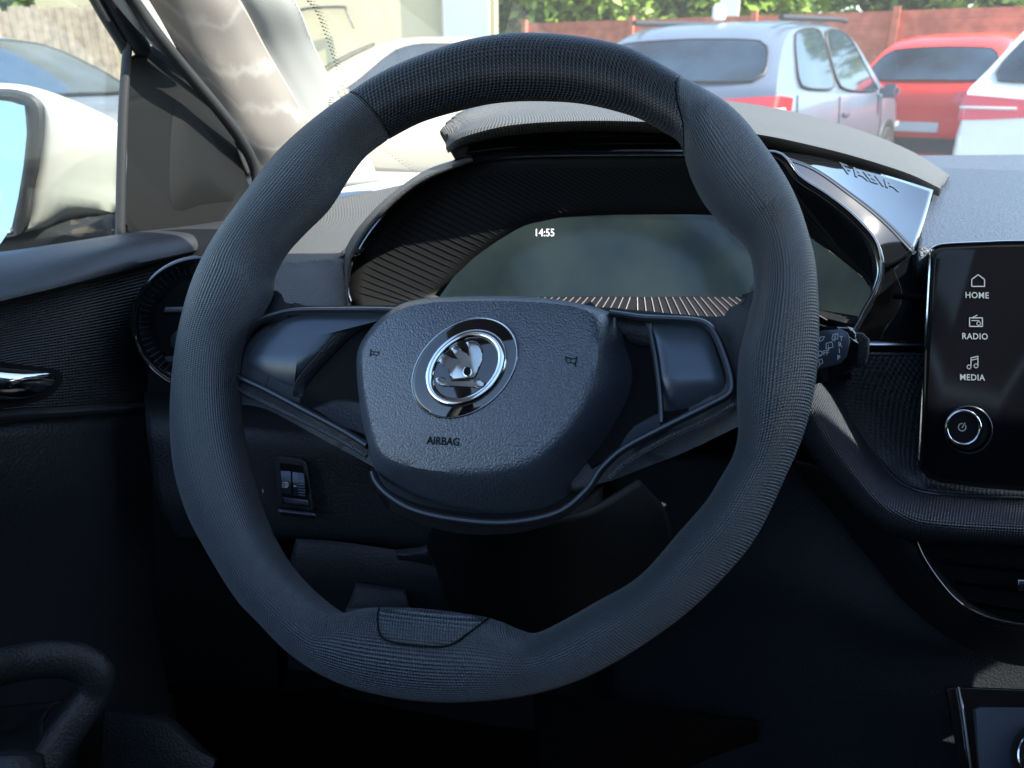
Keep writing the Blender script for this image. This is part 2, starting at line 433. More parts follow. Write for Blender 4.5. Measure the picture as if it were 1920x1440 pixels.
def rim_seg(name, ua, ub, n, m, k=44):
    """ua(psi), ub(psi): start and end angles; both ends tuck in to make the seam"""
    rows = []
    for i in range(n+1):
        t = i/n; row = []
        edge = min(i, n-i); sh = (.0016, .0005, .0001)[edge] if edge < 3 else 0
        # pack first rows closely at the seam
        tt = t if 2 < i < n-2 else (i*.0012 if i <= 2 else 1-(n-i)*.0012)
        for j in range(k):
            psi = 2*math.pi*j/k; a = ua(psi)+(ub(psi)-ua(psi))*tt
            row.append(rim_pt(a, psi, sh))
        rows.append(row)
    bm = bmesh.new(); ul = bm.loops.layers.uv.verify()
    V = [[bm.verts.new(p) for p in r] for r in rows]
    # uv in metres, u along the rim, v round the section
    circ = sum((rows[n//2][(j+1) % k]-rows[n//2][j]).length for j in range(k))
    Lc = [0]
    for i in range(n): Lc.append(Lc[-1]+((rows[i+1][0]+rows[i+1][k//4]+rows[i+1][k//2])-(rows[i][0]+rows[i][k//4]+rows[i][k//2])).length/3)
    circ = round(circ/.003)*.003
    for i in range(n):
        for j in range(k):
            f = bm.faces.new((V[i][j], V[i][(j+1) % k], V[i+1][(j+1) % k], V[i+1][j]))
            for l, (x, y) in zip(f.loops, ((i, j), (i, j+1), (i+1, j+1), (i+1, j))): l[ul].uv = (Lc[x], circ*y/k)
    bm.faces.new(V[0]); bm.faces.new(V[n][::-1])
    return obj(name, bm, m, wheel)
aL, aR = math.atan2(215-CY, 692-CX), math.atan2(200-CY, 1264-CX)
def sL(psi): return aL - .035*math.cos(psi) + .02*math.sin(psi)
def sR(psi): return aR + .035 - .10*math.cos(psi)*0 + .075*(-math.cos(psi)) + .02*math.cos(2*psi)
# perforated top section: from sL to sR ; wrapped remainder: from sR round the bottom to sL
grip = rim_seg('perforated_grip', sL, sR, 70, M['grip'])
rimo = rim_seg('rim', sR, lambda p: sL(p)+2*math.pi, 260, M['rim'])
tag(grip, 'perforated top section of the rim')
# seam cores so no gap shows between the two sections
for s_ in (sL, sR):
    pass
bv = bvh_of(rimo)
# bottom insert of the rim
ins = [(710,1152),(716,1144),(760,1142),(820,1146),(880,1153),(908,1160),(902,1170),(870,1190),(850,1204),(825,1210),(770,1207),(732,1200),(716,1188),(711,1172)]
def draped(name, outline, bvh, off, m, parent, n=72, rings=10, lip=.0012):
    pts = spline([Vector((a, b, 0)) for a, b in outline], n, True); c = sum(pts, Vector())/len(pts); rows = []
    for j in range(rings+1):
        s = max(j/rings, .003)
        rows.append([hit(bvh, *(c.lerp(p, s)).xy, off if j < rings else off*.5) for p in pts])
    rows.append([hit(bvh, *p.xy, -lip) for p in [c.lerp(q, 1.005) for q in pts]])
    last = None
    for r in rows:
        for i, p in enumerate(r):
            if p is None: r[i] = last
            else: last = p
    o = face_cam(obj(name, grid_bm(rows, closed_u=True), m, parent, normals=False))
    uv = o.data.uv_layers[0].data
    for l in o.data.loops:
        co = o.data.vertices[l.vertex_index].co; uv[l.index].uv = (co.dot(rt)+.3, co.dot(up)+.3)
    return o
o = draped('rim_insert', ins, bv, .0006, M['rim'], wheel)
gp = [hit(bv, *p.xy, .0001) for p in spline([Vector((a, b, 0)) for a, b in [(711,1141),(708,1160),(713,1190),(732,1203),(770,1210),(825,1213),(853,1206),(875,1190),(905,1168),(915,1160)]], 60)]
gp = [p for p in gp if p]
obj('insert_seam', tube_bm(gp, .0006, k=6), M['mark'], wheel)

# ---------- spokes ----------
Lb = [(380,600),(470,520),(500,540),(520,560),(560,572),(650,573),(745,574),(800,600),(800,900),(745,900),(687,868),(595,818),(512,773),(470,760),(380,745)]
Rb = [(1480,560),(1415,530),(1405,562),(1385,583),(1350,593),(1295,591),(1200,582),(1110,577),(1060,600),(1060,900),(1130,905),(1200,880),(1290,845),(1384,800),(1480,760)]
def hL(px, py): return -.012 + .010*max(0, min(1, (560-px)/120))
def hR(px, py): return -.012 + .010*max(0, min(1, (px-1300)/100))
prism('spoke', Lb, WP, -.030, -.004, M['spoke'], wheel, bev=.004, n=110, hf=hL)
prism('spoke', Rb, WP, -.030, -.004, M['spoke'], wheel, bev=.004, n=110, hf=hR)
# lower hub shell below the airbag
hub = [(690,850),(700,905),(722,948),(770,975),(860,1000),(960,1000),(1040,980),(1090,945),(1140,905),(1200,862),(1130,800),(930,760),(760,800)]
prism('hub_shell', hub, WP, -.055, -.022, M['void'], wheel, bev=.006, n=90)
# glossy dark recesses of the spokes
def wps(name, outline, h0, h1, m, bev=.0015, n=None, hf=None): return prism(name, outline, WP, h0, h1, m, wheel, bev, n, hf=hf)
lrec = [(446,690),(462,640),(492,612),(530,596),(580,590),(740,590),(760,620),(760,860),(700,850),(640,802),(560,760),(480,722)]
rrec = [(1150,594),(1212,600),(1295,606),(1322,615),(1340,640),(1357,690),(1362,725),(1350,740),(1245,800),(1170,842),(1110,880),(1090,850),(1120,620)]
def wsurf(name, rows, m, nu=24, nv=10, t=.0015):
    return surf(name, [[WP(*q) for q in r] for r in rows], m, wheel, nu=nu, nv=nv, t=t)
# satin outer pods, convex
def pod(name, outline, c, hbase, bulge, tiltx=0):
    o = dome(name, outline, c, WP, lambda s, x, y: hbase + bulge*(1-s**4) - .0085*max(0, (y-tiltx)/70)**1.5, M['satin'], wheel, skirt=-.028, n=90, rings=12)
    return o
lp = [(449,687),(452,678),(478,643),(520,607),(545,596),(575,590),(640,589),(735,590),(745,592),(700,596),(660,603),(630,625),(590,668),(562,700),(550,722),(548,745),(520,738),(480,716),(455,698)]
rp = [(1218,604),(1250,603),(1295,606),(1318,613),(1332,630),(1343,660),(1355,700),(1358,722),(1350,737),(1320,752),(1280,772),(1242,790),(1240,760),(1236,720),(1230,670),(1222,630)]
wps('spoke_recess', lrec, -.030, -.0150, M['void'], .001)
wps('spoke_recess', rrec, -.030, -.0150, M['void'], .001)
pod('spoke_pad', lp, (560,640), -.0085, .0022, 665)
pod('spoke_pad', rp, (1285,690), -.0085, .0025, 705)
wsurf('pad_side_wall', [[(742,592,-.0092),(700,597,-.0092),(660,604,-.0088),(630,626,-.0085),(592,668,-.0085),(563,702,-.0090),(551,724,-.0105),(549,745,-.0145)],[(744,597,-.011),(705,602,-.011),(668,612,-.011),(640,634,-.011),(602,674,-.011),(574,706,-.0115),(562,726,-.0125),(558,746,-.0150)],[(746,602,-.0148),(710,607,-.0148),(676,620,-.0148),(648,642,-.0148),(612,680,-.0148),(584,710,-.0148),(572,730,-.0149),(566,748,-.0151)]], M['soft'], nu=50)
# dark side wall of the left pod
# lower ledges inside spokes
wsurf('spoke_ledge', [[(586,765,-.0095),(640,748,-.0135),(700,760,-.014)],[(610,780,-.0090),(660,775,-.0125),(705,795,-.013)],[(640,800,-.0085),(675,812,-.0105),(705,830,-.011)]], M['soft'])
wsurf('spoke_ledge', [[(1240,772,-.0145),(1215,784,-.0145),(1190,798,-.0145)],[(1240,788,-.0125),(1205,804,-.013),(1172,820,-.0135)],[(1238,802,-.0095),(1198,822,-.010),(1160,842,-.012)]], M['satin'])
0 and wsurf('button_pod', [[(668,606,-.013),(700,600,-.012),(740,598,-.012)],[(635,640,-.0125),(665,640,-.011),(720,640,-.011)],[(622,690,-.0125),(650,700,-.011),(700,720,-.011)],[(628,728,-.013),(660,742,-.012),(690,750,-.013)]], M['black'])
wsurf('button_pod', [[(1155,597,-.010),(1185,600,-.010),(1213,604,-.010)],[(1165,620,-.010),(1190,622,-.010),(1219,626,-.010)],[(1182,644,-.0135),(1200,648,-.0135),(1224,650,-.0135)]], M['soft'])
# thin chrome-like edge of the right pad
o = tube('pad_edge', [WP(a, b, -.0075) for a, b in [(1214,602),(1220,625),(1228,665),(1235,715),(1239,760),(1240,792)]], .0016, M['trim'], wheel, n=30, k=8)
# satin frame strips
lf = [(742,583),(700,582),(645,582),(560,583),(520,590),(485,604),(458,632),(436,668),(431,685),(438,701),(500,731),(570,768),(645,808),(690,836)]
rf = [(1145,588),(1180,593),(1212,597),(1295,601),(1325,609),(1343,630),(1358,665),(1369,700),(1372,722),(1365,741),(1320,765),(1245,802),(1170,842),(1128,880),(1100,920),(1045,962),(950,980),(850,973),(775,955),(728,927),(706,902),(700,885)]
for pts in (lf, rf):
    tube('spoke_trim', [WP(a, b, -.0045 if i else -.006) for i, (a, b) in enumerate(pts)], .0021, M['trim'], wheel, n=140, k=10, ry=.0030, nrm=WN)
    # dark groove and stitched piping inside the frame
seam = [(432,716),(470,738),(540,772),(620,812),(688,851)]
tube('stitched_piping', [WP(a, b+4, -.0035) for a, b in seam], .0013, M['rim'], wheel, n=60, k=8)
seam = [(1376,758),(1330,785),(1250,822),(1180,862),(1140,895)]
tube('stitched_piping', [WP(a, b, -.0045) for a, b in seam], .0013, M['rim'], wheel, n=60, k=8)

# ---------- airbag pad ----------
AO = [(668,675),(672,650),(690,622),(715,594),(745,573),(775,563),(830,557),(920,555),(1000,557),(1060,564),(1110,574),(1148,584),(1163,603),(1180,635),(1198,665),(1210,695),(1205,735),(1185,780),(1150,840),(1108,890),(1078,930),(1030,958),(960,970),(880,968),(800,955),(742,933),(712,900),(692,850),(680,790),(671,730)]
AI = [(682,676),(686,650),(702,626),(724,602),(750,583),(780,574),(830,568),(920,566),(1000,568),(1050,572),(1088,578),(1108,592),(1118,620),(1122,650),(1120,680),(1108,725),(1088,765),(1062,805),(1028,840),(990,866),(930,882),(870,886),(810,882),(760,872),(728,855),(712,835),(703,805),(694,770),(687,735)]
N_ = 120
ao = spline([Vector((a, b, 0)) for a, b in AO], 30*N_//30, True); ai = spline([Vector((a, b, 0)) for a, b in AI], N_, True)
cc = Vector((900, 715, 0))
def ang(p): return math.atan2(p.y-cc.y, p.x-cc.x)
def resamp(L):
    d = spline(L, 900, True); out = []
    q = sorted((ang(p), p) for p in d) if False else sorted([(ang(p), p.x, p.y) for p in d])
    for i in range(N_):
        a = -math.pi+2*math.pi*(i+.5)/N_
        b = min(q, key=lambda z: abs(z[0]-a)); out.append(Vector((b[1], b[2], 0)))
    for _ in range(2): out = [(out[i-1]+out[i]*2+out[(i+1) % N_])/4 for i in range(N_)]
    return out
ao, ai = resamp(ao), resamp(ai)
rows = []
H0, H1 = .012, -.026
for j in range(15):
    s = max((j/14), .003); h = H0 + .004*(1-s**2)
    rows.append([WP(*(cc.lerp(p, s)).xy, h-.0) for p in ai])
for j in range(1, 13):
    t = j/12
    r_ = []
    for p, q in zip(ai, ao):
        dd = (q-p).length                                   # flank width: sharp roll where narrow, long slope where wide
        drop = (H0-H1)*min(1, .45+dd/120)
        k_ = min(max((dd-22)/50, 0), 1); k_ = k_*k_*(3-2*k_)
        e = k_*t**1.25+(1-k_)*(1-math.sqrt(max(0, 1-t*t)))
        r_.append(WP(*(p.lerp(q, t)).xy, H0-drop*e))
    rows.append(r_)
rows.append([WP(q.x, q.y, -.040) for q in ao])
pad = face_cam(obj('airbag_pad', grid_bm(rows, closed_u=True), M['leather'], wheel, normals=False))
pbv = bvh_of(pad)
# badge
BC = (871, 690); ta = R(40)
def ell(a, b, n=72, cx=BC[0], cy=BC[1]):
    out = []
    for i in range(n):
        t = 2*math.pi*i/n; x = a*math.cos(t); y = b*math.sin(t)
        out.append((cx + x*math.cos(ta)+y*math.sin(ta), cy - x*math.sin(ta)+y*math.cos(ta)))
    return out
BH = .0165
dome('badge', ell(112, 81), BC, WP, lambda s, x, y: BH-.0012*(s > .985)-.0030*s*s+.0024, M['gloss'], wheel, skirt=.004, n=96, rings=20)
badge = bpy.data.objects[-1] if False else [o for o in wheel.children if o.name.startswith('badge')][0]
tube('badge_rim', [WP(x, y, BH-.0006) for x, y in ell(110, 79.5)], .0005, M['chrome_d'], badge, n=90, closed=True, k=6)
cxr, cyr = 740+803/6, 560+782/6
tube('badge_ring', [WP(x, y, BH+.0012) for x, y in ell(76, 55, cx=cxr, cy=cyr)], .0026, M['chrome'], badge, n=120, closed=True, k=12, ry=.0020, nrm=WN)
Z = lambda L: [(740+a/6, 560+b/6) for a, b in L]
wing = Z([(640,912),(645,860),(638,815),(618,775),(590,745),(560,725),(520,712),(486,712),(500,690),(530,655),(556,628),(590,640),(640,668),(690,700),(738,714),(752,706),(738,675),(700,625),(655,590),(618,565),(655,535),(702,512),(730,535),(765,575),(790,630),(822,668),(850,676),(872,662),(872,620),(855,570),(825,530),(792,490),(830,474),(870,470),(920,480),(960,515),(985,565),(990,630),(982,700),(960,765),(925,830),(893,885),(880,905)])
prism('winged_emblem', wing, WP, BH-.001, BH+.0032, M['emblem'], badge, bev=.0011, seg=3)
arrow = Z([(456,905),(462,888),(520,876),(552,890),(585,925),(640,930),(870,944),(905,905),(928,886),(975,905),(1022,948),(1000,985),(950,1004),(915,1005),(885,975),(640,958),(600,968),(565,985),(495,982),(500,950),(470,945)])
prism('emblem_arrow', arrow, WP, BH-.001, BH+.0036, M['emblem'], badge, bev=.0009)
prism('emblem_eye', Z([(820+44*math.cos(t/12*math.pi), 822+50*math.sin(t/12*math.pi)) for t in range(24)]), WP, BH, BH+.00335, M['gloss'], badge, bev=0)
tube('emblem_eye_rim', [WP(*Z([(820+46*math.cos(t/12*math.pi), 822+52*math.sin(t/12*math.pi))])[0], BH+.0033) for t in range(24)], .0004, M['chrome'], badge, n=40, closed=True, k=6)
# moulded marks on the pad
padhit = lambda px, py: hit(pbv, px, py, .00035)
marks('airbag_lettering', text_polys('AIRBAG', .018, 1.02), on_px(padhit, 831, 834, 17.2, .9, 1.2, -20.5), M['mark'], wheel)
def horn(cx, cy, s, ang, flip=1):
    st = stroke([(-10*flip,-8),(-8*flip,9)], 2.4) + stroke([(-9*flip,-5),(1,-4),(11*flip,-7)], 2) + stroke([(-8*flip,5),(-1,3),(5*flip,4)], 1.8) + stroke([(-2,-4),(-1,3)], 1.4) + stroke([(5*flip,4),(9*flip,2),(11*flip,-7)], 1.6)
    ca, sa = math.cos(ang), math.sin(ang)
    marks('horn_symbol', st, lambda x, y: padhit(cx+s*(x*ca-y*sa), cy+s*(x*sa+y*ca)), M['mark'], wheel)
horn(702, 663, .75, .25); horn(1071, 677, 1.0, .05, -1)

# =====================================================================
#  DASHBOARD
# =====================================================================
dash = thing('dashboard', 'black car dashboard with hooded instrument display behind the steering wheel', 'dashboard', (0, .75, .9))
# left top pad in front of the driver door
pxsurf('top_pad', [[(380,425,.97),(470,402,1.0),(560,384,1.02),(680,362,1.04),(800,338,1.06),(900,330,1.06)],
    [(370,455,.83),(470,440,.84),(560,430,.85),(680,420,.86),(800,410,.86),(900,400,.86)],
    [(360,492,.72),(450,488,.71),(540,484,.70),(600,480,.70),(645,476,.70),(672,474,.72)],
    [(358,505,.70),(450,503,.69),(540,500,.678),(600,496,.678),(640,493,.683),(662,492,.71)],
    [(356,560,.66),(450,560,.645),(540,560,.64),(600,560,.64),(638,560,.65),(652,560,.70)],
    [(354,640,.65),(450,640,.61),(540,640,.60),(600,640,.60),(640,640,.62),(655,640,.70)]], M['dash'], dash, nu=60, nv=50, t=.006)
# right top pad
pxsurf('top_pad', [[(1640,291,1.16),(1760,291,1.18),(1920,290,1.2),(2150,288,1.25)],
    [(1690,330,.95),(1790,330,.95),(1920,330,.95),(2150,330,.97)],
    [(1715,385,.78),(1800,385,.78),(1920,385,.78),(2150,385,.79)],
    [(1722,448,.67),(1800,444,.67),(1920,440,.67),(2150,436,.68)],
    [(1722,470,.645),(1800,462,.645),(1920,458,.645),(2150,455,.65)],
    [(1720,520,.65),(1800,520,.65),(1920,520,.65),(2150,520,.655)]], M['dash_r'], dash, nu=50, nv=50, t=.006)
# rear cowl strip that reaches the glass
CWn = Vector((0, .47, .88))
cowl = surf('cowl_panel', [[Vector((-.70,1.25,1.0)),Vector((0,1.32,1.0)),Vector((.9,1.28,1.0))],[Vector((-.66,1.08,1.005)),Vector((0,1.12,1.01)),Vector((.9,1.1,1.01))],
    [Vector((-.64,.95,.985)),Vector((0,.95,1.0)),Vector((.9,.95,1.0))]], M['pillar_g'], dash, t=.004)
surf('sun_baffle_deck', [[Vector((x, y, z)) for x in (-.60,-.3,0,.3,.9)] for y, z in ((1.2,.985),(.95,.985),(.80,.985),(.74,.93),(.74,.6))], M['dash'], dash, t=.004)  # hidden deck added to stop sun leaking through the dash
surf('sun_baffle_deck', [[Vector((x, y, .985)) for x in (.10,.3,.6,.92)] for y in (.70,.73,.76)], M['void'], dash, nu=6, nv=4, t=.004)  # hidden plate added against a sun leak on the lower dash
surf('sun_baffle_deck', [[Vector((x, y, .93)) for x in (-.15,-.05,.02,.072)] for y in (.648,.68,.74)], M['void'], dash, nu=6, nv=4, t=.004)  # hidden shelf added to block the sun beam beside the cluster
# cluster
CPn = Vector((.04, -.93, .36))
CP = plane(P(1150, 450, .665), CPn)
trim_o = [(652,560),(647,540),(650,505),(668,462),(700,415),(742,373),(792,336),(840,311),(885,298),(950,291),(1050,288),(1160,287),(1290,287),(1400,289),(1462,292),(1500,335),(1550,368),(1600,408),(1638,452),(1652,500),(1642,545),(1620,585),(1602,618),(1560,650),(1300,690),(900,690),(690,640)]
disp_o = [(822,560),(850,520),(890,482),(940,447),(990,421),(1050,408),(1150,403),(1300,402),(1420,408),(1500,432),(1572,483),(1620,522),(1634,545),(1622,580),(1603,612),(1537,618),(1420,560),(1200,557),(1000,557)]
binn = thing_ = None
cl_face = None
def ring_between(name, A, B, ha, hb, m, n=160, shape=None):
    a = spline([Vector((x, y, 0)) for x, y in A], n*4, True); b = spline([Vector((x, y, 0)) for x, y in B], n*4, True)
    c = Vector((1150, 500, 0)); out = []
    def pol(L):
        q = sorted((math.atan2(p.y-c.y, p.x-c.x), p.x, p.y) for p in L)
        return [min(q, key=lambda z: abs(z[0]-(-math.pi+2*math.pi*i/n))) for i in range(n)]
    pa, pb = pol(a), pol(b); rows = []
    for j in range(7):
        t = j/6
        rows.append([CP(pa[i][1]*(1-t)+pb[i][1]*t, pa[i][2]*(1-t)+pb[i][2]*t, ha*(1-t)+hb*t) for i in range(n)])
    return face_cam(obj(name, grid_bm(rows, closed_u=True), m, dash, normals=False))
cluster = ring_between('instrument_cluster', trim_o, disp_o, .0, -.022, M['ribface'])
solid(cluster, .003)
cbv = bvh_of(cluster)
tube('gloss_trim', [CP(a, b, .001) for a, b in trim_o], .0026, M['gloss'], cluster, n=200, closed=True, k=12, ry=.005, nrm=CPn.normalized())
tube('chrome_line', [CP(a, b, .003) for a, b in [(x+(6 if x < 1150 else -5), y+5) for x, y in trim_o[:21]]], .0008, M['chrome_d'], cluster, n=200, k=6)
# ribs: raised hairlines on the face
bm = bmesh.new()
def seg_on(p, q, w, off=.0006, bvh=cbv):
    L = []
    for k in range(7):
        x = p[0]+(q[0]-p[0])*k/6; y = p[1]+(q[1]-p[1])*k/6; h = hit(bvh, x, y, off*(.2 if k in (0, 6) else 1))
        if h: L.append(h)
    if len(L) > 3: tube_bm(L, w, k=4, bm=bm)
st = spline([Vector((x, y, 0)) for x, y in [(672,548),(690,492),(728,440),(790,385),(850,344),(900,328),(1000,318),(1150,314),(1300,312),(1440,318)]], 68)
en = spline([Vector((x, y, 0)) for x, y in [(760,572),(800,556),(842,512),(880,478),(960,425),(1050,400),(1150,394),(1290,392),(1410,398),(1560,455)]], 68)
for p, q in zip(st, en): seg_on(p.xy, (p.lerp(q, 1.0)).xy, .0003)
st = spline([Vector((x, y, 0)) for x, y in [(1470,330),(1520,358),(1570,398),(1610,435),(1632,480)]], 26)
en = spline([Vector((x, y, 0)) for x, y in [(1580,470),(1600,490),(1615,505),(1628,520),(1636,532)]], 26)
for p, q in zip(st, en): seg_on(p.xy, q.xy, .00042)
obj('face_ribs', bm, M['mark'], cluster, smooth=False)
disp = prism('display', disp_o, CP, -.030, -.0225, M['display'], cluster, bev=0)
dbv = bvh_of(disp)
marks('clock_readout', text_polys('14:55', .004, 1.0), on_px(lambda x, y: hit(dbv, x, y, .0004), 1021, 443, 17.5, 0, 0, -20), M['clock'], cluster)
# ribbed lower sill with pale ridges
LS = plane(P(1200, 575, .655), Vector((0, -.62, .78)))
sill = surf('lower_sill', [[LS(985,556),(LS(1150,556)),LS(1430,560)],[LS(960,600),LS(1150,600),LS(1450,600)],[LS(940,680),LS(1150,680),LS(1450,680)]], M['ribface'], cluster, t=.002)
bm = bmesh.new()
for k in range(36):
    x0 = 1010+k*13.2; x1 = 1190+(x0-1190)*1.28-(12 if x0 < 1190 else 0)
    tube_bm([LS(x0, 557.5, .0004), LS((x0+x1)/2, 578, .0006), LS(x1, 600, .0004)], .00042, k=5, bm=bm)
obj('sill_ridges', bm, M['ridge'], cluster)
# outer side wall of the cluster, left
pxsurf('cluster_shell', [[(884,290,.70),(800,318,.71),(735,362,.71),(690,405,.71),(655,452,.71),(634,510,.71),(640,600,.71)],
    [(884,296,.67),(795,332,.672),(740,371,.674),(696,416,.676),(664,462,.68),(645,510,.68),(650,600,.68)]], M['shell'], cluster, nu=60, nv=8, t=.003)
# hood
low = [(838,272,.690),(852,262,.668),(880,251,.655),(960,236,.65),(1080,229,.65),(1200,230,.65),(1300,238,.655),(1420,254,.665),(1500,270,.68),(1600,295,.71),(1700,327,.75),(1762,356,.79)]
upr = [(835,262,.70),(850,242,.72),(885,216,.78),(960,195,.86),(1080,183,.90),(1200,183,.90),(1300,193,.90),(1420,208,.91),(1500,224,.92),(1600,252,.94),(1700,292,.96),(1775,340,.94)]
md = [((a[0]*.55+b[0]*.45), a[1]*.55+b[1]*.45-1, a[2]*.6+b[2]*.4) for a, b in zip(low, upr)]
hd = [P(*q) for q in low]; ms = [P(*q) for q in md]; us = [P(*q) for q in upr]
bk = [u_+Vector((0, .14, -.10)) for u_ in us]
lip2 = [q+Vector((0, .006, -.006)) for q in hd]
hood = surf('cluster_hood', [bk, us, ms, [h+Vector((0,.004,.001)) for h in hd], hd, lip2], M['hood'], dash, nu=90, nv=40, t=.002)
# underside & black face under the hood
ub = [P(*q) for q in [(868,292,.72),(872,292,.70),(890,296,.70),(960,292,.695),(1080,288,.69),(1200,287,.69),(1300,288,.69),(1420,289,.69),(1500,298,.80),(1600,316,.88),(1700,340,.92),(1762,360,.94)]]
um = [(a*.5+b*.5)+Vector((0,.03,.004)) for a, b in zip(lip2, ub)]
surf('hood_underside', [lip2, um, ub], M['gloss'] if False else M['black'], hood, nu=80, nv=16, t=.001)
tube('underside_seam', [P(a, b, .682) for a, b in [(872,286),(960,276),(1100,270),(1280,268)]], .0004, M['chrome_d'], hood, n=40, k=5)
# panel with the raised model lettering
farA = [(1458,283,.67),(1530,293,.69),(1600,312,.705),(1680,334,.715),(1750,356,.715)]
midA = [(1460,287,.663),(1530,304,.675),(1598,336,.683),(1668,372,.685),(1734,412,.682)]
nearA = [(1462,291,.655),(1527,315,.66),(1591,359,.66),(1655,410,.655),(1714,470,.645)]
sidep = pxsurf('side_gloss_panel', [farA, midA, nearA], M['gloss'], dash, nu=40, nv=20, t=.0008)
sbv = bvh_of(sidep)
marks('model_lettering', text_polys('FABIA', .02, 1.05), on_px(lambda x, y: hit(sbv, x, y, .0006), 1636, 342, 37, 13, -22, -29), M['satin'], sidep)
tube('chrome_edge', [P(a, b, d-.002) for a, b, d in nearA], .0005, M['gloss'], sidep, n=50, k=6)
pxsurf('gloss_band', [nearA, [(1464,296,.652),(1520,335,.655),(1575,380,.655),(1625,432,.650),(1675,495,.645)],
    [(1464,300,.650),(1510,345,.652),(1560,385,.652),(1610,430,.648),(1652,500,.645)]], M['gloss'], dash, nu=40, nv=14, t=.003)
# fascia right of the cluster
pxsurf('fascia', [[(1600,425,.66),(1660,480,.655),(1720,470,.65),(1800,460,.655),(2100,455,.66)],[(1620,560,.66),(1670,560,.655),(1720,560,.65),(1800,560,.655),(2100,560,.66)],
    [(1560,640,.66),(1640,642,.655),(1720,645,.65),(1800,648,.655),(2100,655,.66)]], M['gloss'], dash, nu=40, nv=20, t=.004)
pxsurf('fascia', [[(1250,560,.70),(1400,560,.70),(1560,600,.69),(1640,640,.665)],[(1250,700,.72),(1400,700,.71),(1560,700,.69),(1640,700,.665)],[(1250,850,.74),(1400,850,.73),(1500,850,.71),(1600,850,.68)]], M['void'], dash, t=.003)
pxsurf('chrome_strip', [[(1560,636,.642),(1640,638,.640),(1735,640,.638),(2000,645,.636)],[(1560,643,.634),(1640,645,.632),(1735,647,.630),(2000,652,.628)],[(1560,652,.636),(1640,655,.634),(1735,657,.632),(2000,662,.630)]], M['chrome_d'], dash, nu=30, nv=8, t=.002)
# dimpled decor panel and padded ledge
pxsurf('dimpled_panel', [[(1535,655,.660),(1640,660,.650),(1740,662,.645),(1900,668,.640),(2150,680,.64)],[(1555,725,.650),(1640,730,.644),(1740,735,.638),(1900,740,.634),(2150,750,.63)],
    [(1600,800,.642),(1665,800,.636),(1740,810,.632),(1900,820,.628),(2150,830,.625)],[(1648,862,.634),(1690,868,.628),(1750,880,.622),(1900,890,.618),(2150,900,.615)],
    [(1690,908,.622),(1720,916,.612),(1770,922,.603),(1900,928,.598),(2150,938,.595)]], M['dimple'], dash, nu=60, nv=50, t=.003)
up_ = [(1536,700,.655),(1562,728,.648),(1600,790,.640),(1642,852,.632),(1676,895,.622),(1715,918,.610),(1780,928,.600),(1920,934,.592),(2150,946,.588)]
cr1 = [(1525,730,.632),(1548,762,.628),(1585,822,.622),(1625,880,.614),(1664,925,.604),(1712,950,.592),(1785,960,.582),(1920,966,.575),(2150,978,.57)]
cr2 = [(1512,760,.628),(1532,795,.624),(1570,855,.618),(1612,910,.608),(1655,955,.598),(1710,982,.586),(1790,992,.576),(1920,996,.57),(2150,1008,.565)]
dn = [(1500,790,.640),(1512,835,.638),(1550,885,.632),(1598,940,.622),(1650,985,.612),(1710,1010,.602),(1795,1018,.592),(1920,1022,.585),(2150,1034,.58)]
dn2 = [(1500,800,.68),(1512,845,.68),(1550,890,.675),(1598,945,.67),(1650,990,.66),(1710,1015,.65),(1795,1022,.64),(1920,1026,.635),(2150,1038,.63)]
pxsurf('padded_ledge', [up_, cr1, cr2, dn, dn2], M['woven'], dash, nu=90, nv=40, t=.002)
tube('ledge_seam', [P(a, b, d-.001) for a, b, d in up_], .0009, M['trim'], dash, n=90, k=6)
# centre stack below: leather rim around the lower vents
o1 = [(1560,880,.665),(1605,945,.655),(1660,1020,.645),(1715,1090,.635),(1780,1152,.625),(1850,1190,.618),(1920,1205,.612),(2150,1225,.61)]
o2 = [(1590,890,.655),(1640,950,.638),(1695,1010,.626),(1740,1070,.615),(1795,1128,.606),(1855,1165,.60),(1920,1180,.597),(2150,1200,.595)]
o0 = [(1480,860,.70),(1560,960,.69),(1640,1060,.68),(1700,1130,.67),(1770,1190,.66),(1850,1230,.65),(1920,1250,.645),(2150,1275,.64)]
o3 = [(1620,950,.655),(1670,990,.64),(1715,1010,.628),(1757,1065,.620),(1805,1118,.612),(1860,1150,.606),(1920,1166,.602),(2150,1186,.60)]
pxsurf('lower_trim', [o0, o1, o2, o3], M['leather_lo'], dash, nu=60, nv=24, t=.003)
VPn = Vector((0, -.95, .30)); VP_ = plane(P(1850, 1090, .60), VPn)
vo = [(1712,1004),(1730,1045),(1760,1090),(1795,1128),(1840,1154),(1890,1168),(1960,1176),(2200,1190),(2200,1020),(1900,1016),(1800,1012),(1740,1006)]
vent = prism('lower_vent', vo, VP_, -.03, -.012, M['void'], dash, bev=0)
tube('vent_bezel', [VP_(a, b, 0) for a, b in [(1700,985)]+vo[:8]], .0020, M['gloss'], vent, n=100, k=10)
for i, (x0, y0, y1) in enumerate(((1768,1046,1062),(1790,1083,1100),(1815,1120,1138))):
    surf('vent_vane', [[VP_(x0, y0, -.004), VP_(1920, y1, -.004), VP_(2150, y1+16, -.004)], [VP_(x0, y0+4, -.002), VP_(1920, y1+4, -.002), VP_(2150, y1+20, -.002)], [VP_(x0+2, y0+12, -.012), VP_(1920, y1+12, -.012), VP_(2150, y1+28, -.012)]], M['black'], vent, nu=20, nv=6, t=.001)
prism('vent_tab', [(1908,1086),(1960,1090),(1960,1112),(1908,1108)], VP_, -.006, .004, M['chrome_d'], vent, bev=.001)
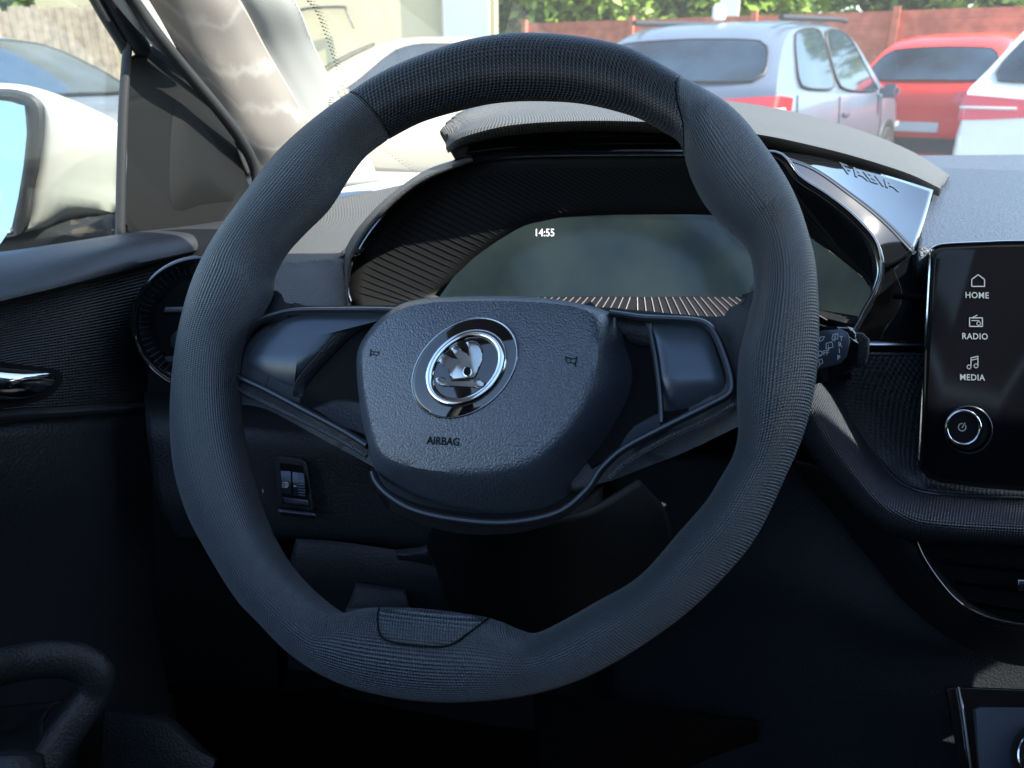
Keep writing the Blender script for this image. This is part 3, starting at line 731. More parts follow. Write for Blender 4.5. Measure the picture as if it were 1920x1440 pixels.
# lower body of the dash
pxsurf('lower_body', [[(1150,690,.80),(1350,690,.79),(1500,720,.78),(1700,900,.72),(2150,930,.72)],[(1150,1000,.74),(1350,1000,.73),(1500,1020,.72),(1700,1150,.68),(2150,1200,.66)],
    [(1150,1180,.76),(1350,1180,.74),(1500,1200,.72),(1700,1250,.69),(2150,1260,.66)],[(1150,1460,.84),(1350,1460,.78),(1500,1460,.74),(1700,1460,.70),(2150,1460,.67)]], M['soft'], dash, nu=50, nv=40, t=.004)
# knee panel left of the column
knee = pxsurf('knee_panel', [[(270,735,.715),(400,742,.715),(520,752,.715),(640,770,.715),(780,790,.715),(1000,800,.72),(1130,800,.73)],
    [(272,772,.672),(400,785,.672),(520,795,.672),(640,812,.672),(780,830,.672),(1000,840,.68),(1130,840,.70)],
    [(275,812,.660),(400,812,.660),(520,822,.660),(640,838,.660),(780,856,.662),(1000,880,.67),(1130,880,.70)],
    [(285,880,.665),(400,890,.665),(520,900,.665),(640,910,.666),(780,930,.668),(1000,950,.675),(1130,960,.70)],
    [(300,950,.672),(400,960,.672),(520,990,.673),(640,1000,.675),(780,1010,.676),(1000,1030,.68),(1130,1060,.70)],
    [(330,1010,.69),(420,1010,.69),(530,1012,.685),(640,1018,.685),(780,1032,.685),(1000,1060,.69),(1130,1100,.71)]], M['soft'], dash, nu=70, nv=50, t=.004)
kp = plane(P(555, 905, .662), Vector((0, -.97, .2)))
fr = prism('leveller_frame', [(513,860),(522,855),(565,860),(574,868),(588,950),(585,960),(520,952),(515,945)], kp, -.006, .0035, M['soft'], dash, bev=.0018)
prism('leveller_well', [(524,868),(566,873),(580,950),(530,944)], kp, .0, .0042, M['void'], fr, bev=0)
bm = bmesh.new()
wpts = [[(526,882),(545,883),(547,928),(530,926)], [(548,884),(569,887),(573,933),(550,929)]]
for w in wpts:
    rows = []
    for t in range(7):
        s = t/6; hh = .004+.0045*math.sin(math.pi*s)
        a = (w[0][0]+(w[3][0]-w[0][0])*s, w[0][1]+(w[3][1]-w[0][1])*s); b = (w[1][0]+(w[2][0]-w[1][0])*s, w[1][1]+(w[2][1]-w[1][1])*s)
        rows.append([kp(*a, hh), kp((a[0]+b[0])/2, (a[1]+b[1])/2, hh), kp(*b, hh)])
    grid_bm(rows, bm=bm)
whl = obj('leveller_wheel', bm, M['satin'], fr)
bm = bmesh.new()
for k in range(9):
    s = k/8*.9+.05; y = 886+44*s; hh = .0046+.0045*math.sin(math.pi*s)
    tube_bm([kp(558+s*2, y, hh), kp(571+s*2, y+1.5, hh)], .0005, k=4, bm=bm)
obj('wheel_teeth', bm, M['trim'], fr)
prism('leveller_base', [(531,932),(577,938),(579,948),(533,943)], kp, .003, .0055, M['satin'], fr, bev=.0005)
kfn = lambda x, y: kp(x, y, .0093)
marks('headlamp_symbol', stroke(arc(0, 0, 4, 5, -90, 90, 8), 1.3)+stroke([(0,-5),(0,5)], 1.3)+stroke([(-7,-4),(-2,-4)], 1)+stroke([(-7,0),(-2,0)], 1)+stroke([(-7,4),(-2,4)], 1), lambda x, y: kfn(536+x, 909+y), M['white'], fr)
marks('level_tick', stroke([(551,911),(555,912)], 1.6), lambda x, y: kp(x, y, .0095), M['white'], fr)
pxsurf('leveller_lip', [[(520,953,.654),(550,957,.654),(588,961,.654)],[(522,958,.650),(552,962,.650),(590,966,.650)],[(525,966,.658),(555,969,.658),(592,972,.658)]], M['satin'], dash, nu=12, nv=6, t=.002)
# light switch, mostly behind the rim
lsw = prism('light_switch', [(430+58*math.cos(t/20*math.pi*2)+8, 905+78*math.sin(t/20*math.pi*2)) for t in range(20)], kp, -.004, .005, M['void'], dash, bev=.002)
marks('light_symbols', [[(x+474, y+887) for x, y in s] for s in stroke([(-6,0),(-2,0)], 1.4)+stroke([(2,-4),(-2,0),(2,4)], 1.4)+stroke([(5,-5),(5,5)], 1.2)+stroke([(7,0),(9,0)], 1)] +
      [[(x+487, y+921) for x, y in s] for s in stroke(arc(1, 0, 5, 6, -90, 90, 8), 1.3)+stroke([(1,-6),(1,6)], 1.3)+stroke([(-7,-5),(-1,-5)], 1)+stroke([(-7,0),(-1,0)], 1)+stroke([(-7,5),(-1,5)], 1)],
      lambda x, y: kp(x, y, .0056), M['white'], lsw)
# storage lid below with its grab recess
pxsurf('storage_lid', [[(555,1010,.672),(640,1016,.672),(760,1034,.672),(860,1048,.675),(980,1060,.68)],[(545,1050,.670),(640,1058,.670),(760,1072,.670),(860,1086,.672),(980,1098,.68)],
    [(540,1110,.680),(640,1120,.680),(760,1130,.680),(860,1140,.685),(980,1150,.69)],[(540,1260,.73),(640,1270,.73),(760,1280,.73),(860,1290,.735),(980,1300,.74)]], M['soft'], dash, nu=40, nv=24, t=.003)
pxsurf('grab_recess', [[(668,1092,.668),(710,1098,.668),(760,1106,.668)],[(655,1128,.655),(705,1132,.655),(768,1136,.655)],[(645,1150,.645),(705,1150,.645),(778,1150,.645)],[(645,1190,.66),(705,1190,.66),(778,1190,.66)]], M['soft'], dash, nu=16, nv=12, t=.002)
lev = pxsurf('bonnet_release', [[(744,1030,.655),(765,1028,.652),(785,1026,.650),(806,1020,.65)],[(742,1040,.648),(765,1040,.645),(788,1038,.643),(810,1034,.645)],[(748,1050,.652),(768,1052,.650),(790,1056,.648),(812,1062,.65)]], M['soft'], dash, nu=20, nv=10, t=.003)
# steering column shroud
pxsurf('column_shroud', [[(820,960,.60),(900,985,.56),(1000,985,.55),(1100,960,.56),(1200,900,.60)],[(800,1020,.63),(880,1045,.59),(1000,1050,.58),(1120,1030,.59),(1250,960,.63)],
    [(815,1060,.65),(880,1110,.63),(1000,1125,.62),(1120,1110,.63),(1260,1040,.66)],[(850,1160,.69),(900,1180,.68),(1000,1190,.68),(1120,1180,.68),(1240,1150,.70)]], M['black'], dash, nu=40, nv=24, t=.003)
pxsurf('footwell_panel', [[(200,1000,.80),(500,1020,.82),(900,1100,.84),(1400,1150,.84)],[(300,1280,.84),(600,1298,.82),(1000,1356,.80),(1420,1380,.80)],[(300,1300,.85),(600,1304,.84),(1000,1362,.84),(1420,1420,.84)],[(300,1500,1.1),(600,1500,1.1),(1000,1500,1.1),(1420,1500,1.1)]], M['void'], dash, nu=40, nv=24, t=.003)
pxsurf('footwell_ledge', [[(985,1290,.74),(1100,1305,.74),(1250,1328,.74),(1420,1350,.74)],[(990,1300,.725),(1100,1316,.725),(1250,1338,.725),(1420,1358,.725)],[(1000,1312,.74),(1100,1330,.74),(1250,1352,.74),(1420,1372,.74)],[(1010,1480,.82),(1100,1480,.82),(1250,1480,.82),(1420,1480,.82)]], M['void'], dash, nu=30, nv=16, t=.003)
# round outboard air vent
AVn = (Vector((.30, -.93, .12))).normalized(); AV = plane(P(385, 607, .665), AVn)
def el(a, b, n=48, cx=392, cy=607, t0=0, t1=2*math.pi, rot=.12):
    return [(cx+a*math.cos(t)*math.cos(rot)-b*math.sin(t)*math.sin(rot), cy+a*math.cos(t)*math.sin(rot)+b*math.sin(t)*math.cos(rot)) for t in [t0+(t1-t0)*i/n for i in range(n)]]
av = prism('round_air_vent', el(141, 126), AV, -.05, -.016, M['void'], dash, bev=.001)
tube('vent_ring', [AV(x, y, -.002) for x, y in el(138, 124)], .0028, M['gloss'], av, n=100, closed=True, k=12, ry=.006, nrm=AVn)
rows = [[AV(x, y, h) for x, y in el(a, b, 90)] for a, b, h in ((134,120,-.001),(126,112,-.004),(114,100,-.010),(104,90,-.014))]
face_cam(obj('gloss_collar', grid_bm(rows, closed_u=True), M['gloss'], av, normals=False))
bm = bmesh.new()
for k in range(64):
    a = 2*math.pi*k/64
    p = el(133, 119, 1, t0=a, t1=a)[0]; q = el(112, 98, 1, t0=a, t1=a)[0]
    tube_bm([AV(*p, -.0012), AV(*q, -.0102)], .0006, k=4, bm=bm)
obj('collar_ridges', bm, M['trim'], av)
for y in (575, 668, 700):
    prism('vent_vane', [(310, y), (480, y-2), (480, y+9), (306, y+11)], AV, -.022, -.010, M['satin'], av, bev=.001)
prism('vent_tab', [(320,632),(328,621),(400,617),(400,655),(330,656),(319,648)], AV, -.014, -.001, M['soft'], av, bev=.003)
# dark cheek round the vent, between door and dash
pxsurf('side_cheek', [[(240,440,.76),(330,430,.76),(420,430,.75),(520,430,.75)],[(230,600,.74),(330,600,.73),(420,600,.73),(520,600,.72)],[(270,760,.72),(330,760,.72),(420,760,.72),(520,770,.72)],[(285,1000,.73),(330,1000,.73),(420,1010,.73),(520,1020,.73)],[(285,1300,.80),(330,1300,.80),(420,1300,.80),(520,1300,.80)]], M['black'], dash, t=.003)

# ---------- touch screen ----------
SPn = Vector((-.03, -.965, .26)); SP = plane(P(1800, 660, .585), SPn)
so_ = [(1746,480),(1752,466),(1768,459),(1850,456),(1920,455),(2250,452),(2262,470),(2262,920),(2250,935),(1920,921),(1850,916),(1765,905),(1740,897),(1727,882),(1725,860)]
scr = prism('touchscreen', so_, SP, -.014, -.0008, M['black'], dash, bev=.0012)
si_ = [(1752,486),(1757,473),(1770,466),(1850,463),(1920,462),(2250,459),(2256,474),(2256,912),(2246,927),(1920,912),(1850,907),(1768,897),(1746,889),(1734,877),(1732,858)]
sp2 = prism('screen_panel', si_, SP, -.006, .0009, M['screen'], scr, bev=.0009)
pxsurf('screen_sun_baffle', [[(1744,474,.592),(1850,466,.592),(2240,462,.592)],[(1744,474,.70),(1850,466,.70),(2240,462,.70)]], M['void'], scr, nu=8, nv=4, t=.002)  # plate added to close the gap where sun passes behind the screen
pxsurf('screen_sun_baffle', [[(1746,474,.592),(1738,640,.592),(1732,880,.592)],[(1748,474,.72),(1740,640,.72),(1734,880,.72)]], M['void'], scr, nu=8, nv=4, t=.002)  # side plate added for the same sun gap
tube('screen_edge', [SP(a, b, -.001) for a, b in [(1724,862),(1728,780),(1736,640),(1745,482),(1751,467),(1768,459),(1850,455),(1920,453),(2250,450)]], .0011, M['chrome'], scr, n=90, k=8)
sf = lambda x, y: SP(x, y, .0013)
for s, x, y in (('HOME', 1832, 559), ('RADIO', 1828, 636), ('MEDIA', 1823, 713)):
    marks('menu_label', text_polys(s, .012, 1.08), on_px(sf, x, y, 15.2, .35, -.2, -16.2), M['white'], scr)
ic = stroke([(-12,10),(-12,-3),(0,-12),(12,-3),(12,10)], 1.9, True)
marks('home_icon', ic, lambda x, y: sf(1834+x, 527+y), M['white'], scr)
ic = stroke([(-12,-7),(12,-7),(12,9),(-12,9)], 1.9, True)+stroke([(-8,-7),(2,-12)], 1.6)+stroke([(-8,-2),(6,-2)], 1.4)+stroke(arc(5, 3.5, 3.4), 1.6)
marks('radio_icon', ic, lambda x, y: sf(1830+x, 603+y), M['white'], scr)
ic = stroke(arc(-7, 8, 3.6), 1.8)+stroke(arc(6, 6, 3.6), 1.8)+stroke([(-3.4,8),(-3.4,-9),(9.6,-12),(9.6,6)], 1.8)+stroke([(-3.4,-4.5),(9.6,-7.5)], 1.5)
marks('media_icon', ic, lambda x, y: sf(1824+x, 680+y), M['white'], scr)
kc = (1812, 804)
def circ(r, n=48, c=kc, kx=1.0, ky=1.0): return [(c[0]+r*kx*math.cos(2*math.pi*i/n), c[1]+r*ky*math.sin(2*math.pi*i/n)) for i in range(n)]
tube('knob_well', [SP(x, y, .0011) for x, y in circ(44, c=(1816, 806))], .0006, M['trim'], scr, n=60, closed=True, k=6)
kn = prism('volume_knob', circ(38, c=(1814,805)), SP, 0, .010, M['black'], scr, bev=.001)
kb = prism('knob_face', circ(33, c=(1806,802)), SP, .009, .0165, M['black'], scr, bev=.0012)
tube('knob_ring', [SP(x, y, .0162) for x, y in circ(31.5, c=(1806,802))], .0013, M['chrome'], scr, n=70, closed=True, k=10)
kf = lambda x, y: SP(1804+x, 801+y, .0170)
marks('power_symbol', stroke(arc(0, 0, 7, 7, -30, 270, 18), 1.9)+stroke([(0,1),(5,-8)], 1.9), kf, M['white'], scr)

# =====================================================================
#  WIPER STALK
# =====================================================================
stalk = thing('wiper_stalk', 'black wiper stalk with white symbols sticking out behind right side of wheel', 'wiper stalk', P(1560, 665, .56))
KP = plane(P(1570, 660, .555), Vector((-.12, -.97, .22)))
prism('stalk_body', [(1440,640),(1535,614),(1590,612),(1605,622),(1610,640),(1604,680),(1590,700),(1545,716),(1440,735)], KP, -.022, -.001, M['gloss'], stalk, bev=.004, n=60)
prism('stalk_tip', [(1596,622),(1618,624),(1631,636),(1630,660),(1624,684),(1604,690)], KP, -.020, -.003, M['soft'], stalk, bev=.002)
prism('stalk_face', [(1440,640),(1537,621),(1578,617),(1590,624),(1594,640),(1588,668),(1576,682),(1537,692),(1440,700)], KP, -.002, .0008, M['satin'], stalk, bev=.0008)
kf = lambda x, y: KP(x, y, .0012)
for s, x, y in (('T',1577.5,639),('R',1575.5,650.5),('I',1574,662),('P',1573,675)):
    marks('trip_lettering', text_polys(s, .008), on_px(kf, x, y, 12, 1.5, -.8, -13), M['white2'], stalk)
marks('off_lettering', text_polys('OFF', .008), on_px(kf, 1544, 666, 12, -1.2, -.5, -13), M['white2'], stalk)
ic = stroke([(1549,644),(1560,641),(1562,651),(1549,654)], 1.3, True)+stroke([(1553,647),(1554,656)], 1.2) + stroke([(1560,634),(1562,627),(1571,626),(1571,635),(1561,638)], 1.3, True)+stroke([(1564,630),(1565,640)], 1.2)+stroke([(1567,626),(1567,636)], 1)
ic += stroke([(1536,638),(1538,632),(1546,631),(1543,637),(1538,640)], 1.2, True)+stroke([(1535,675),(1541,673),(1543,680),(1537,684)], 1.2, True)+stroke([(1534,669),(1540,667)], 1.1)+stroke([(1537,684),(1535,688)], 1.1)
marks('wiper_symbols', ic, kf, M['white2'], stalk)

# =====================================================================
#  CENTRE CONSOLE
# =====================================================================
con = thing('centre_console', 'dark centre console corner with bright vertical strip and rotary dial', 'console', (.3, .45, .75))
NP = plane(P(1850, 1360, .60), Vector((-.05, -.80, .60)))
prism('console_panel', [(1770,1290),(1784,1287),(2150,1300),(2150,1500),(1822,1500),(1800,1440)], NP, -.05, 0, M['gloss'], con, bev=.002)
tube('chrome_strip', [NP(1797,1288,.002), NP(1806,1340,.002), NP(1819,1440,.002), NP(1828,1500,.002)], .0013, M['chrome'], con, n=30, k=8)
prism('gear_plate', [(1826,1330),(1838,1325),(2150,1330),(2150,1500),(1846,1500),(1836,1440)], NP, 0, .003, M['satin'], con, bev=.0015)
prism('dial', circ(66, c=(1960,1415)), NP, .0, .008, M['black'], con, bev=.002)
tube('dial_ring', [NP(x, y, .0085) for x, y in circ(50, c=(1960,1415))], .0013, M['chrome'], con, n=70, closed=True, k=8)

# =====================================================================
#  DRIVER DOOR
# =====================================================================
door = thing('driver_door', 'black driver door panel with chrome inner handle and white outside mirror', 'car door', (-.52, .45, .75))
def dsurf(name, rows, m, parent=door, **k):
    return surf(name, [[PX(a, b, x) for a, b, x in r] for r in rows], m, parent, **k)
# belt line pad
dsurf('belt_pad', [[(-420,490,-.60),(-150,482,-.59),(0,472,-.58),(120,455,-.575),(238,437,-.57),(340,425,-.565),(440,411,-.56),(520,400,-.555)],
    [(-420,500,-.565),(-150,492,-.56),(0,482,-.555),(120,463,-.55),(238,444,-.545),(340,432,-.54),(440,417,-.535),(520,405,-.53)],
    [(-420,560,-.535),(-150,535,-.53),(0,515,-.53),(120,488,-.525),(238,462,-.52),(340,445,-.52),(440,427,-.515),(520,413,-.51)],
    [(-420,640,-.515),(-150,600,-.515),(0,562,-.515),(120,533,-.51),(238,502,-.51),(340,476,-.51),(440,450,-.51),(520,425,-.51)],
    [(-420,650,-.53),(-150,612,-.53),(0,574,-.53),(120,543,-.525),(238,511,-.525),(340,484,-.525),(440,456,-.525),(520,430,-.525)]], M['door'], nu=60, nv=30, t=.003)
dsurf('door_card', [[(-420,640,-.53),(-150,602,-.53),(0,566,-.53),(120,536,-.53),(238,505,-.53),(340,478,-.53),(460,450,-.53)],
    [(-420,700,-.527),(-150,690,-.527),(0,640,-.527),(120,620,-.527),(238,600,-.527),(340,590,-.527),(460,580,-.527)],
    [(-420,770,-.523),(-150,760,-.523),(0,716,-.523),(120,705,-.523),(238,695,-.523),(340,690,-.523),(460,680,-.523)],
    [(-420,830,-.512),(-150,810,-.514),(0,776,-.516),(120,768,-.517),(238,760,-.518),(340,755,-.518),(460,745,-.518)]], M['ribbed'], nu=60, nv=40, t=.003)
dsurf('door_ledge', [[(-420,826,-.510),(-150,806,-.512),(0,770,-.514),(120,763,-.515),(238,756,-.516),(340,752,-.516)],
    [(-420,834,-.500),(-150,814,-.502),(0,778,-.504),(120,770,-.505),(238,763,-.506),(340,758,-.507)],
    [(-420,850,-.503),(-150,830,-.505),(0,793,-.506),(120,783,-.507),(238,774,-.508),(340,768,-.509)]], M['door'], nu=50, nv=12, t=.003)
dsurf('lower_card', [[(-420,850,-.506),(-150,830,-.508),(0,794,-.510),(120,784,-.511),(238,775,-.512),(330,770,-.513)],
    [(-420,1000,-.50),(-150,960,-.503),(0,930,-.505),(120,920,-.507),(238,915,-.509),(330,910,-.511)],
    [(-420,1250,-.515),(-150,1200,-.52),(0,1180,-.52),(120,1170,-.52),(238,1165,-.52),(330,1160,-.52)],
    [(-420,1600,-.53),(-150,1600,-.53),(0,1600,-.53),(120,1600,-.53),(238,1600,-.53),(330,1600,-.53)]], M['leather_lo'], nu=40, nv=30, t=.003)
# handle
DH = plane(PX(0, 718, -.508), Vector((.93, -.25, .2)))
hnd = dome('inner_handle', [(-160,668),(-80,676),(0,688),(50,693),(90,698),(104,706),(98,722),(78,738),(40,748),(0,750),(-80,748),(-160,746)], (-20,716), DH, lambda s, x, y: .010*(1-s**3), M['chrome'], door, skirt=-.004, n=80)
DH2 = DH
dome('handle_cup', [(-190,650),(-80,664),(0,678),(60,686),(108,694),(118,708),(108,730),(84,748),(40,760),(0,763),(-80,762),(-190,760)], (-20,716), DH, lambda s, x, y: -.004, M['void'], door, skirt=-.006, n=80)
# grab pull
gpts = [P(-90,1300,.50), P(-30,1262,.52), P(40,1242,.545), P(100,1236,.56), P(150,1243,.57), P(180,1268,.575), P(172,1305,.575), P(140,1350,.565), P(105,1400,.555), P(60,1470,.54), P(20,1540,.53)]
pull = tube('grab_pull', gpts, .0095, M['leather_lo'], door, n=80, k=20, ry=.013)
pxsurf('pull_insert', [[(-100,1345,.60),(0,1328,.60),(60,1322,.60),(110,1318,.60)],[(-100,1380,.60),(0,1366,.60),(50,1352,.60),(80,1345,.60)],[(-100,1420,.585),(0,1405,.585),(50,1392,.585),(80,1375,.585)],[(-100,1600,.56),(0,1600,.56),(50,1600,.56),(80,1600,.56)]], M['black'], door, nu=20, nv=12, t=.003)
pxsurf('armrest_end', [[(-120,1405,.50),(0,1404,.50),(50,1404,.505),(82,1415,.51)],[(-120,1440,.485),(0,1440,.485),(50,1440,.49),(86,1450,.50)],[(-120,1600,.48),(0,1600,.48),(50,1600,.485),(90,1600,.50)]], M['leather_lo'], door, nu=24, nv=12, t=.004)
pxsurf('door_pocket', [[(200,1322,.70),(260,1330,.70),(320,1345,.70),(370,1390,.70),(410,1425,.70)],[(190,1350,.69),(260,1362,.69),(310,1385,.69),(350,1415,.69),(400,1440,.69)],[(170,1600,.68),(260,1600,.68),(310,1600,.68),(350,1600,.68),(400,1600,.68)]], M['leather_lo'], door, nu=30, nv=12, t=.004)
# sail panel
SLn = Vector((.97, -.22, .08)); SL = plane(PX(330, 280, -.575), SLn)
sl = [(239,436),(238,300),(240,180),(244,110),(262,100),(282,86),(298,87),(318,100),(345,132),(380,180),(415,228),(440,268),(455,310),(465,360),(466,412),(400,424),(320,430)]
sail = prism('mirror_sail', sl, SL, -.012, .001, M['sail'], door, bev=.003, n=100)
dome('sail_bulge', [(330,190),(362,214),(400,262),(425,310),(438,350),(438,375),(420,378),(380,383),(325,390),(318,300)], (375,320), SL, lambda s, x, y: .0012+.0035*(1-s*s), M['sail'], sail, skirt=.0, n=60)
tube('window_channel', [SL(244,52,.0), SL(239,90,.0), SL(231,200,.0), SL(227,330,.0), SL(225,450,.0)], .0035, M['seal'], door, n=40, k=10, ry=.005)
tube('channel_edge', [SL(242,90,.001), SL(238,200,.001), SL(234,330,.001), SL(232,450,.001)], .0012, M['trim'], door, n=40, k=8)
# upper window frame bar coming down to the sail
fb = [SL(150,-110,.006), SL(196,-30,.006), SL(235,40,.006), SL(262,84,.006), SL(273,106,.005)]
tube('window_frame', fb, .0085, M['sail'], door, n=50, k=20, rf=lambda t: 1 if t < .93 else max(.25, math.sqrt(max(0, 1-((t-.93)/.07)**2))))
tube('frame_seal', [q+Vector((-.012,-.010,.004)) for q in fb], .006, M['seal'], door, n=40, k=10)
# side glass
gl = raw('side_window', [SL(230,460,-.010), SL(240,60,-.012), SL(150,-150,-.012), SL(-500,-700,-.012), SL(-900,460,-.010), SL(-500,520,-.01)], [(0,1,2,3,4,5)], M['glass_s'], door)
# outside mirror
MIn = (Vector((.20, -.95, .05))).normalized(); MI = plane(PX(60, 330, -.79), MIn)
mir = dome('mirror_housing', [(-260,165),(-150,158),(0,157),(60,163),(120,182),(180,206),(222,232),(230,300),(226,360),(222,402),(150,411),(54,421),(0,440),(-260,470)], (60,300), MI, lambda s, x, y: .012-.020*s**2 if False else .004+.0*s, M['paint_w'], door, skirt=-.0, n=80)
# rebuild housing as a thick shell: front face slopes from the glass frame back to the outboard skin
hrows = []
inner = [(-260,176),(-120,168),(0,166),(40,170),(66,180),(80,200),(82,235),(76,300),(64,360),(54,421),(20,440),(-260,470)]
outer = [(-260,150),(-120,150),(0,155),(60,162),(130,185),(190,212),(224,236),(228,300),(224,350),(221,402),(150,411),(-260,490)]
ai_ = spline([Vector((a, b, 0)) for a, b in inner], 60); ao_ = spline([Vector((a, b, 0)) for a, b in outer], 60)
for j in range(9):
    t = j/8; hrows.append([MI(*(p.lerp(q, t)).xy, .0-.055*t**1.6) for p, q in zip(ai_, ao_)])
bpy.data.objects.remove(mir)
mir = face_cam(obj('outside_mirror', grid_bm(hrows), M['paint_w'], door, normals=False)); solid(mir, .004)
fr_o = spline([Vector((a, b, 0)) for a, b in inner], 60)
fr_i = spline([Vector((a, b, 0)) for a, b in [(-260,196),(-120,188),(0,189),(25,192),(42,200),(48,215),(48,250),(42,310),(32,370),(20,420),(0,452),(-260,480)]], 60)
rows = [[MI(*(p.lerp(q, t)).xy, h) for p, q in zip(fr_o, fr_i)] for t, h in ((0,.001),(.25,.006),(.6,.007),(.9,.004),(1,-.006))]
face_cam(obj('mirror_frame', grid_bm(rows), M['seal'], mir, normals=False))
MG = plane(PX(0, 330, -.79), Vector((.30, -.90, .22)))
prism('mirror_glass', [(-260,190),(0,188),(46,198),(50,250),(44,310),(34,370),(22,425),(0,458),(-260,490)], MG, -.016, -.006, mat('mirror_sky_tint', (.50,.60,.72), .02, metal=1), mir, bev=0)  # blue of the reflected sky is put into the mirror's colour
dome('mirror_foot', [(-60,470),(0,440),(54,421),(150,411),(222,402),(232,430),(230,462),(100,480),(0,500)], (120,440), MI, lambda s, x, y: -.004-.02*s, M['seal'], mir, skirt=-.06, n=60)

# =====================================================================
#  CAR SHELL round the camera
# =====================================================================
body = thing('car_body', 'pale windscreen pillar, glass and roof of the car around the dashboard', 'car body', (0, .6, 1.2))
# A pillar: broad cloth trim and outer plastic trim
def pil(name, L, Rr, m, bul=.012, t=.004, nu=30, nv=40):
    """L, R: px lists with depth, bulging to the cabin"""
    rows = []
    for a, b in zip(L, Rr):
        pa, pb = P(*a), P(*b); c = (pa+pb)/2; c += (CAM-c).normalized()*bul
        rows.append([pa, (pa*.5+c*.5)+(CAM-c).normalized()*bul*.3, c, (pb*.5+c*.5)+(CAM-c).normalized()*bul*.3, pb])
    return surf(name, rows, m, body, nu=nu, nv=nv, t=t)
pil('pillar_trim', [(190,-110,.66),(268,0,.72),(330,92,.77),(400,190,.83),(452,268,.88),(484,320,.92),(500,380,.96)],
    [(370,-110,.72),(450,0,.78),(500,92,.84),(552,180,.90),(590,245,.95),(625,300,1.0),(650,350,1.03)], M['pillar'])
pil('pillar_outer_trim', [(368,-110,.722),(448,0,.782),(498,92,.842),(550,180,.902),(588,245,.952),(623,300,1.002),(648,350,1.03)],
    [(470,-110,.77),(553,0,.83),(592,92,.90),(640,190,.99),(668,250,1.05),(690,290,1.09),(712,340,1.12)], M['pillar_g'], bul=.006)
pg = plane(P(612, 200, .965), (CAM-P(612,200,.965)))
bm = bmesh.new()
for k in range(8):
    y = 181+k*4.6; tube_bm([pg(593+k*1.2, y, .002), pg(630+k*.6, y+1, .002)], .0009, k=5, bm=bm)
obj('speaker_slots', bm, M['pillar_g'], body)
# body flange and weather strips
pil('door_aperture', [(118,-110,.62),(202,-10,.68),(262,60,.72),(300,88,.74)], [(190,-110,.65),(272,-10,.71),(330,90,.76),(345,130,.78)], M['pillar_g'], bul=.003, t=.003)
tube('weather_strip', [P(165,-110,.645), P(248,0,.70), P(300,72,.73), P(355,140,.77), P(410,206,.81), P(455,268,.85), P(480,325,.88), P(488,400,.89)], .0060, M['seal'], body, n=80, k=14)
tube('weather_strip', [P(180,-110,.665), P(262,0,.72), P(326,92,.765), P(395,186,.82), P(448,266,.87), P(478,318,.905)], .0022, M['black'], body, n=80, k=10)
pxsurf('sill_trim', [[(300,100,.80),(360,170,.82),(420,240,.86),(462,330,.89)],[(330,105,.82),(395,185,.84),(448,262,.88),(486,330,.91)],[(400,420,.86),(440,430,.88),(470,440,.90),(500,450,.92)]], M['seal'], body, t=.003)
# windscreen
def WS(x, y): return Vector((x, y, 1.0+(1.25-y)*.533))
ws = obj('windscreen', grid_bm([[WS(x*(1-.22*t), 1.27-.80*t-.05*(x/.72)**2) for x in [-.66+1.5*i/12 for i in range(13)]] for t in [j/8 for j in range(9)]]), M['glass'], body, normals=False)
WSP = plane(Vector((0, 1.25, 1.0)), Vector((0, .47, .88)))
# dotted ceramic band along the glass edge
bm = bmesh.new()
edge = spline([Vector((a, b, 0)) for a, b in [(556,-20),(592,20),(612,70),(632,130),(652,190),(680,235),(715,275),(755,307),(800,332),(860,345)]], 130)
for i, p in enumerate(edge):
    q = edge[min(i+1, 129)]; d = (q-edge[max(i-1, 0)]).normalized(); s = Vector((-d.y, d.x, 0))
    for k, rr in ((0, 1.0), (1, .75), (2, .5)):
        c = p - s*(k*4.2-1)*1 if True else p
        if (i+k) % 2: continue
        c = p + s*(-k*4.0)
        pc = WSP(c.x, c.y, -.004); w = .0016*rr
        e1 = Vector((1, 0, 0)); e2 = Vector((0, .88, -.47))
        bm.faces.new([bm.verts.new(pc+e1*w*math.cos(a)+e2*w*math.sin(a)) for a in [math.pi/4*z for z in range(8)]])
obj('ceramic_dots', bm, M['void'], body, smooth=False, normals=False)
# roof lining, far side, rear, floor : the rest of the cabin, with added light blockers
def slab(name, vs, m, t=.01):
    o = raw(name, vs, [(0, 1, 2, 3)], m, body); face_cam(o); return solid(o, t)
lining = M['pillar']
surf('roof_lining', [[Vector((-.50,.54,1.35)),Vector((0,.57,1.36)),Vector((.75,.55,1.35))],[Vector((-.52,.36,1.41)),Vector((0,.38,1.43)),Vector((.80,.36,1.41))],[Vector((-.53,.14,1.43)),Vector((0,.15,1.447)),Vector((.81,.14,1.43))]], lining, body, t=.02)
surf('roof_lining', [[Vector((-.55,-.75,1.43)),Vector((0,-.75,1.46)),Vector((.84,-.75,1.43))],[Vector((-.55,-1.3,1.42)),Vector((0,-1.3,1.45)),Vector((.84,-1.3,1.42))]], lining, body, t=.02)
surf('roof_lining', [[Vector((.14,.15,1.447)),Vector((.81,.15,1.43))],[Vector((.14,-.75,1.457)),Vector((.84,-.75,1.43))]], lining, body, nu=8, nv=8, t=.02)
surf('roof_side_rail_added', [[Vector((-.57,.15,1.435)),Vector((-.43,.15,1.445))],[Vector((-.57,-.77,1.435)),Vector((-.43,-.77,1.445))]], lining, body, nu=6, nv=6, t=.015)  # unseen strip added to darken half of the badge's reflection
surf('added_sky_pane', [[Vector((-.55,.17,1.455)),Vector((.15,.17,1.465))],[Vector((-.55,-.77,1.47)),Vector((.15,-.77,1.48))]], M['glass_s'], body, nu=6, nv=6, t=0)  # unseen pane added so sky light reaches the wheel from above
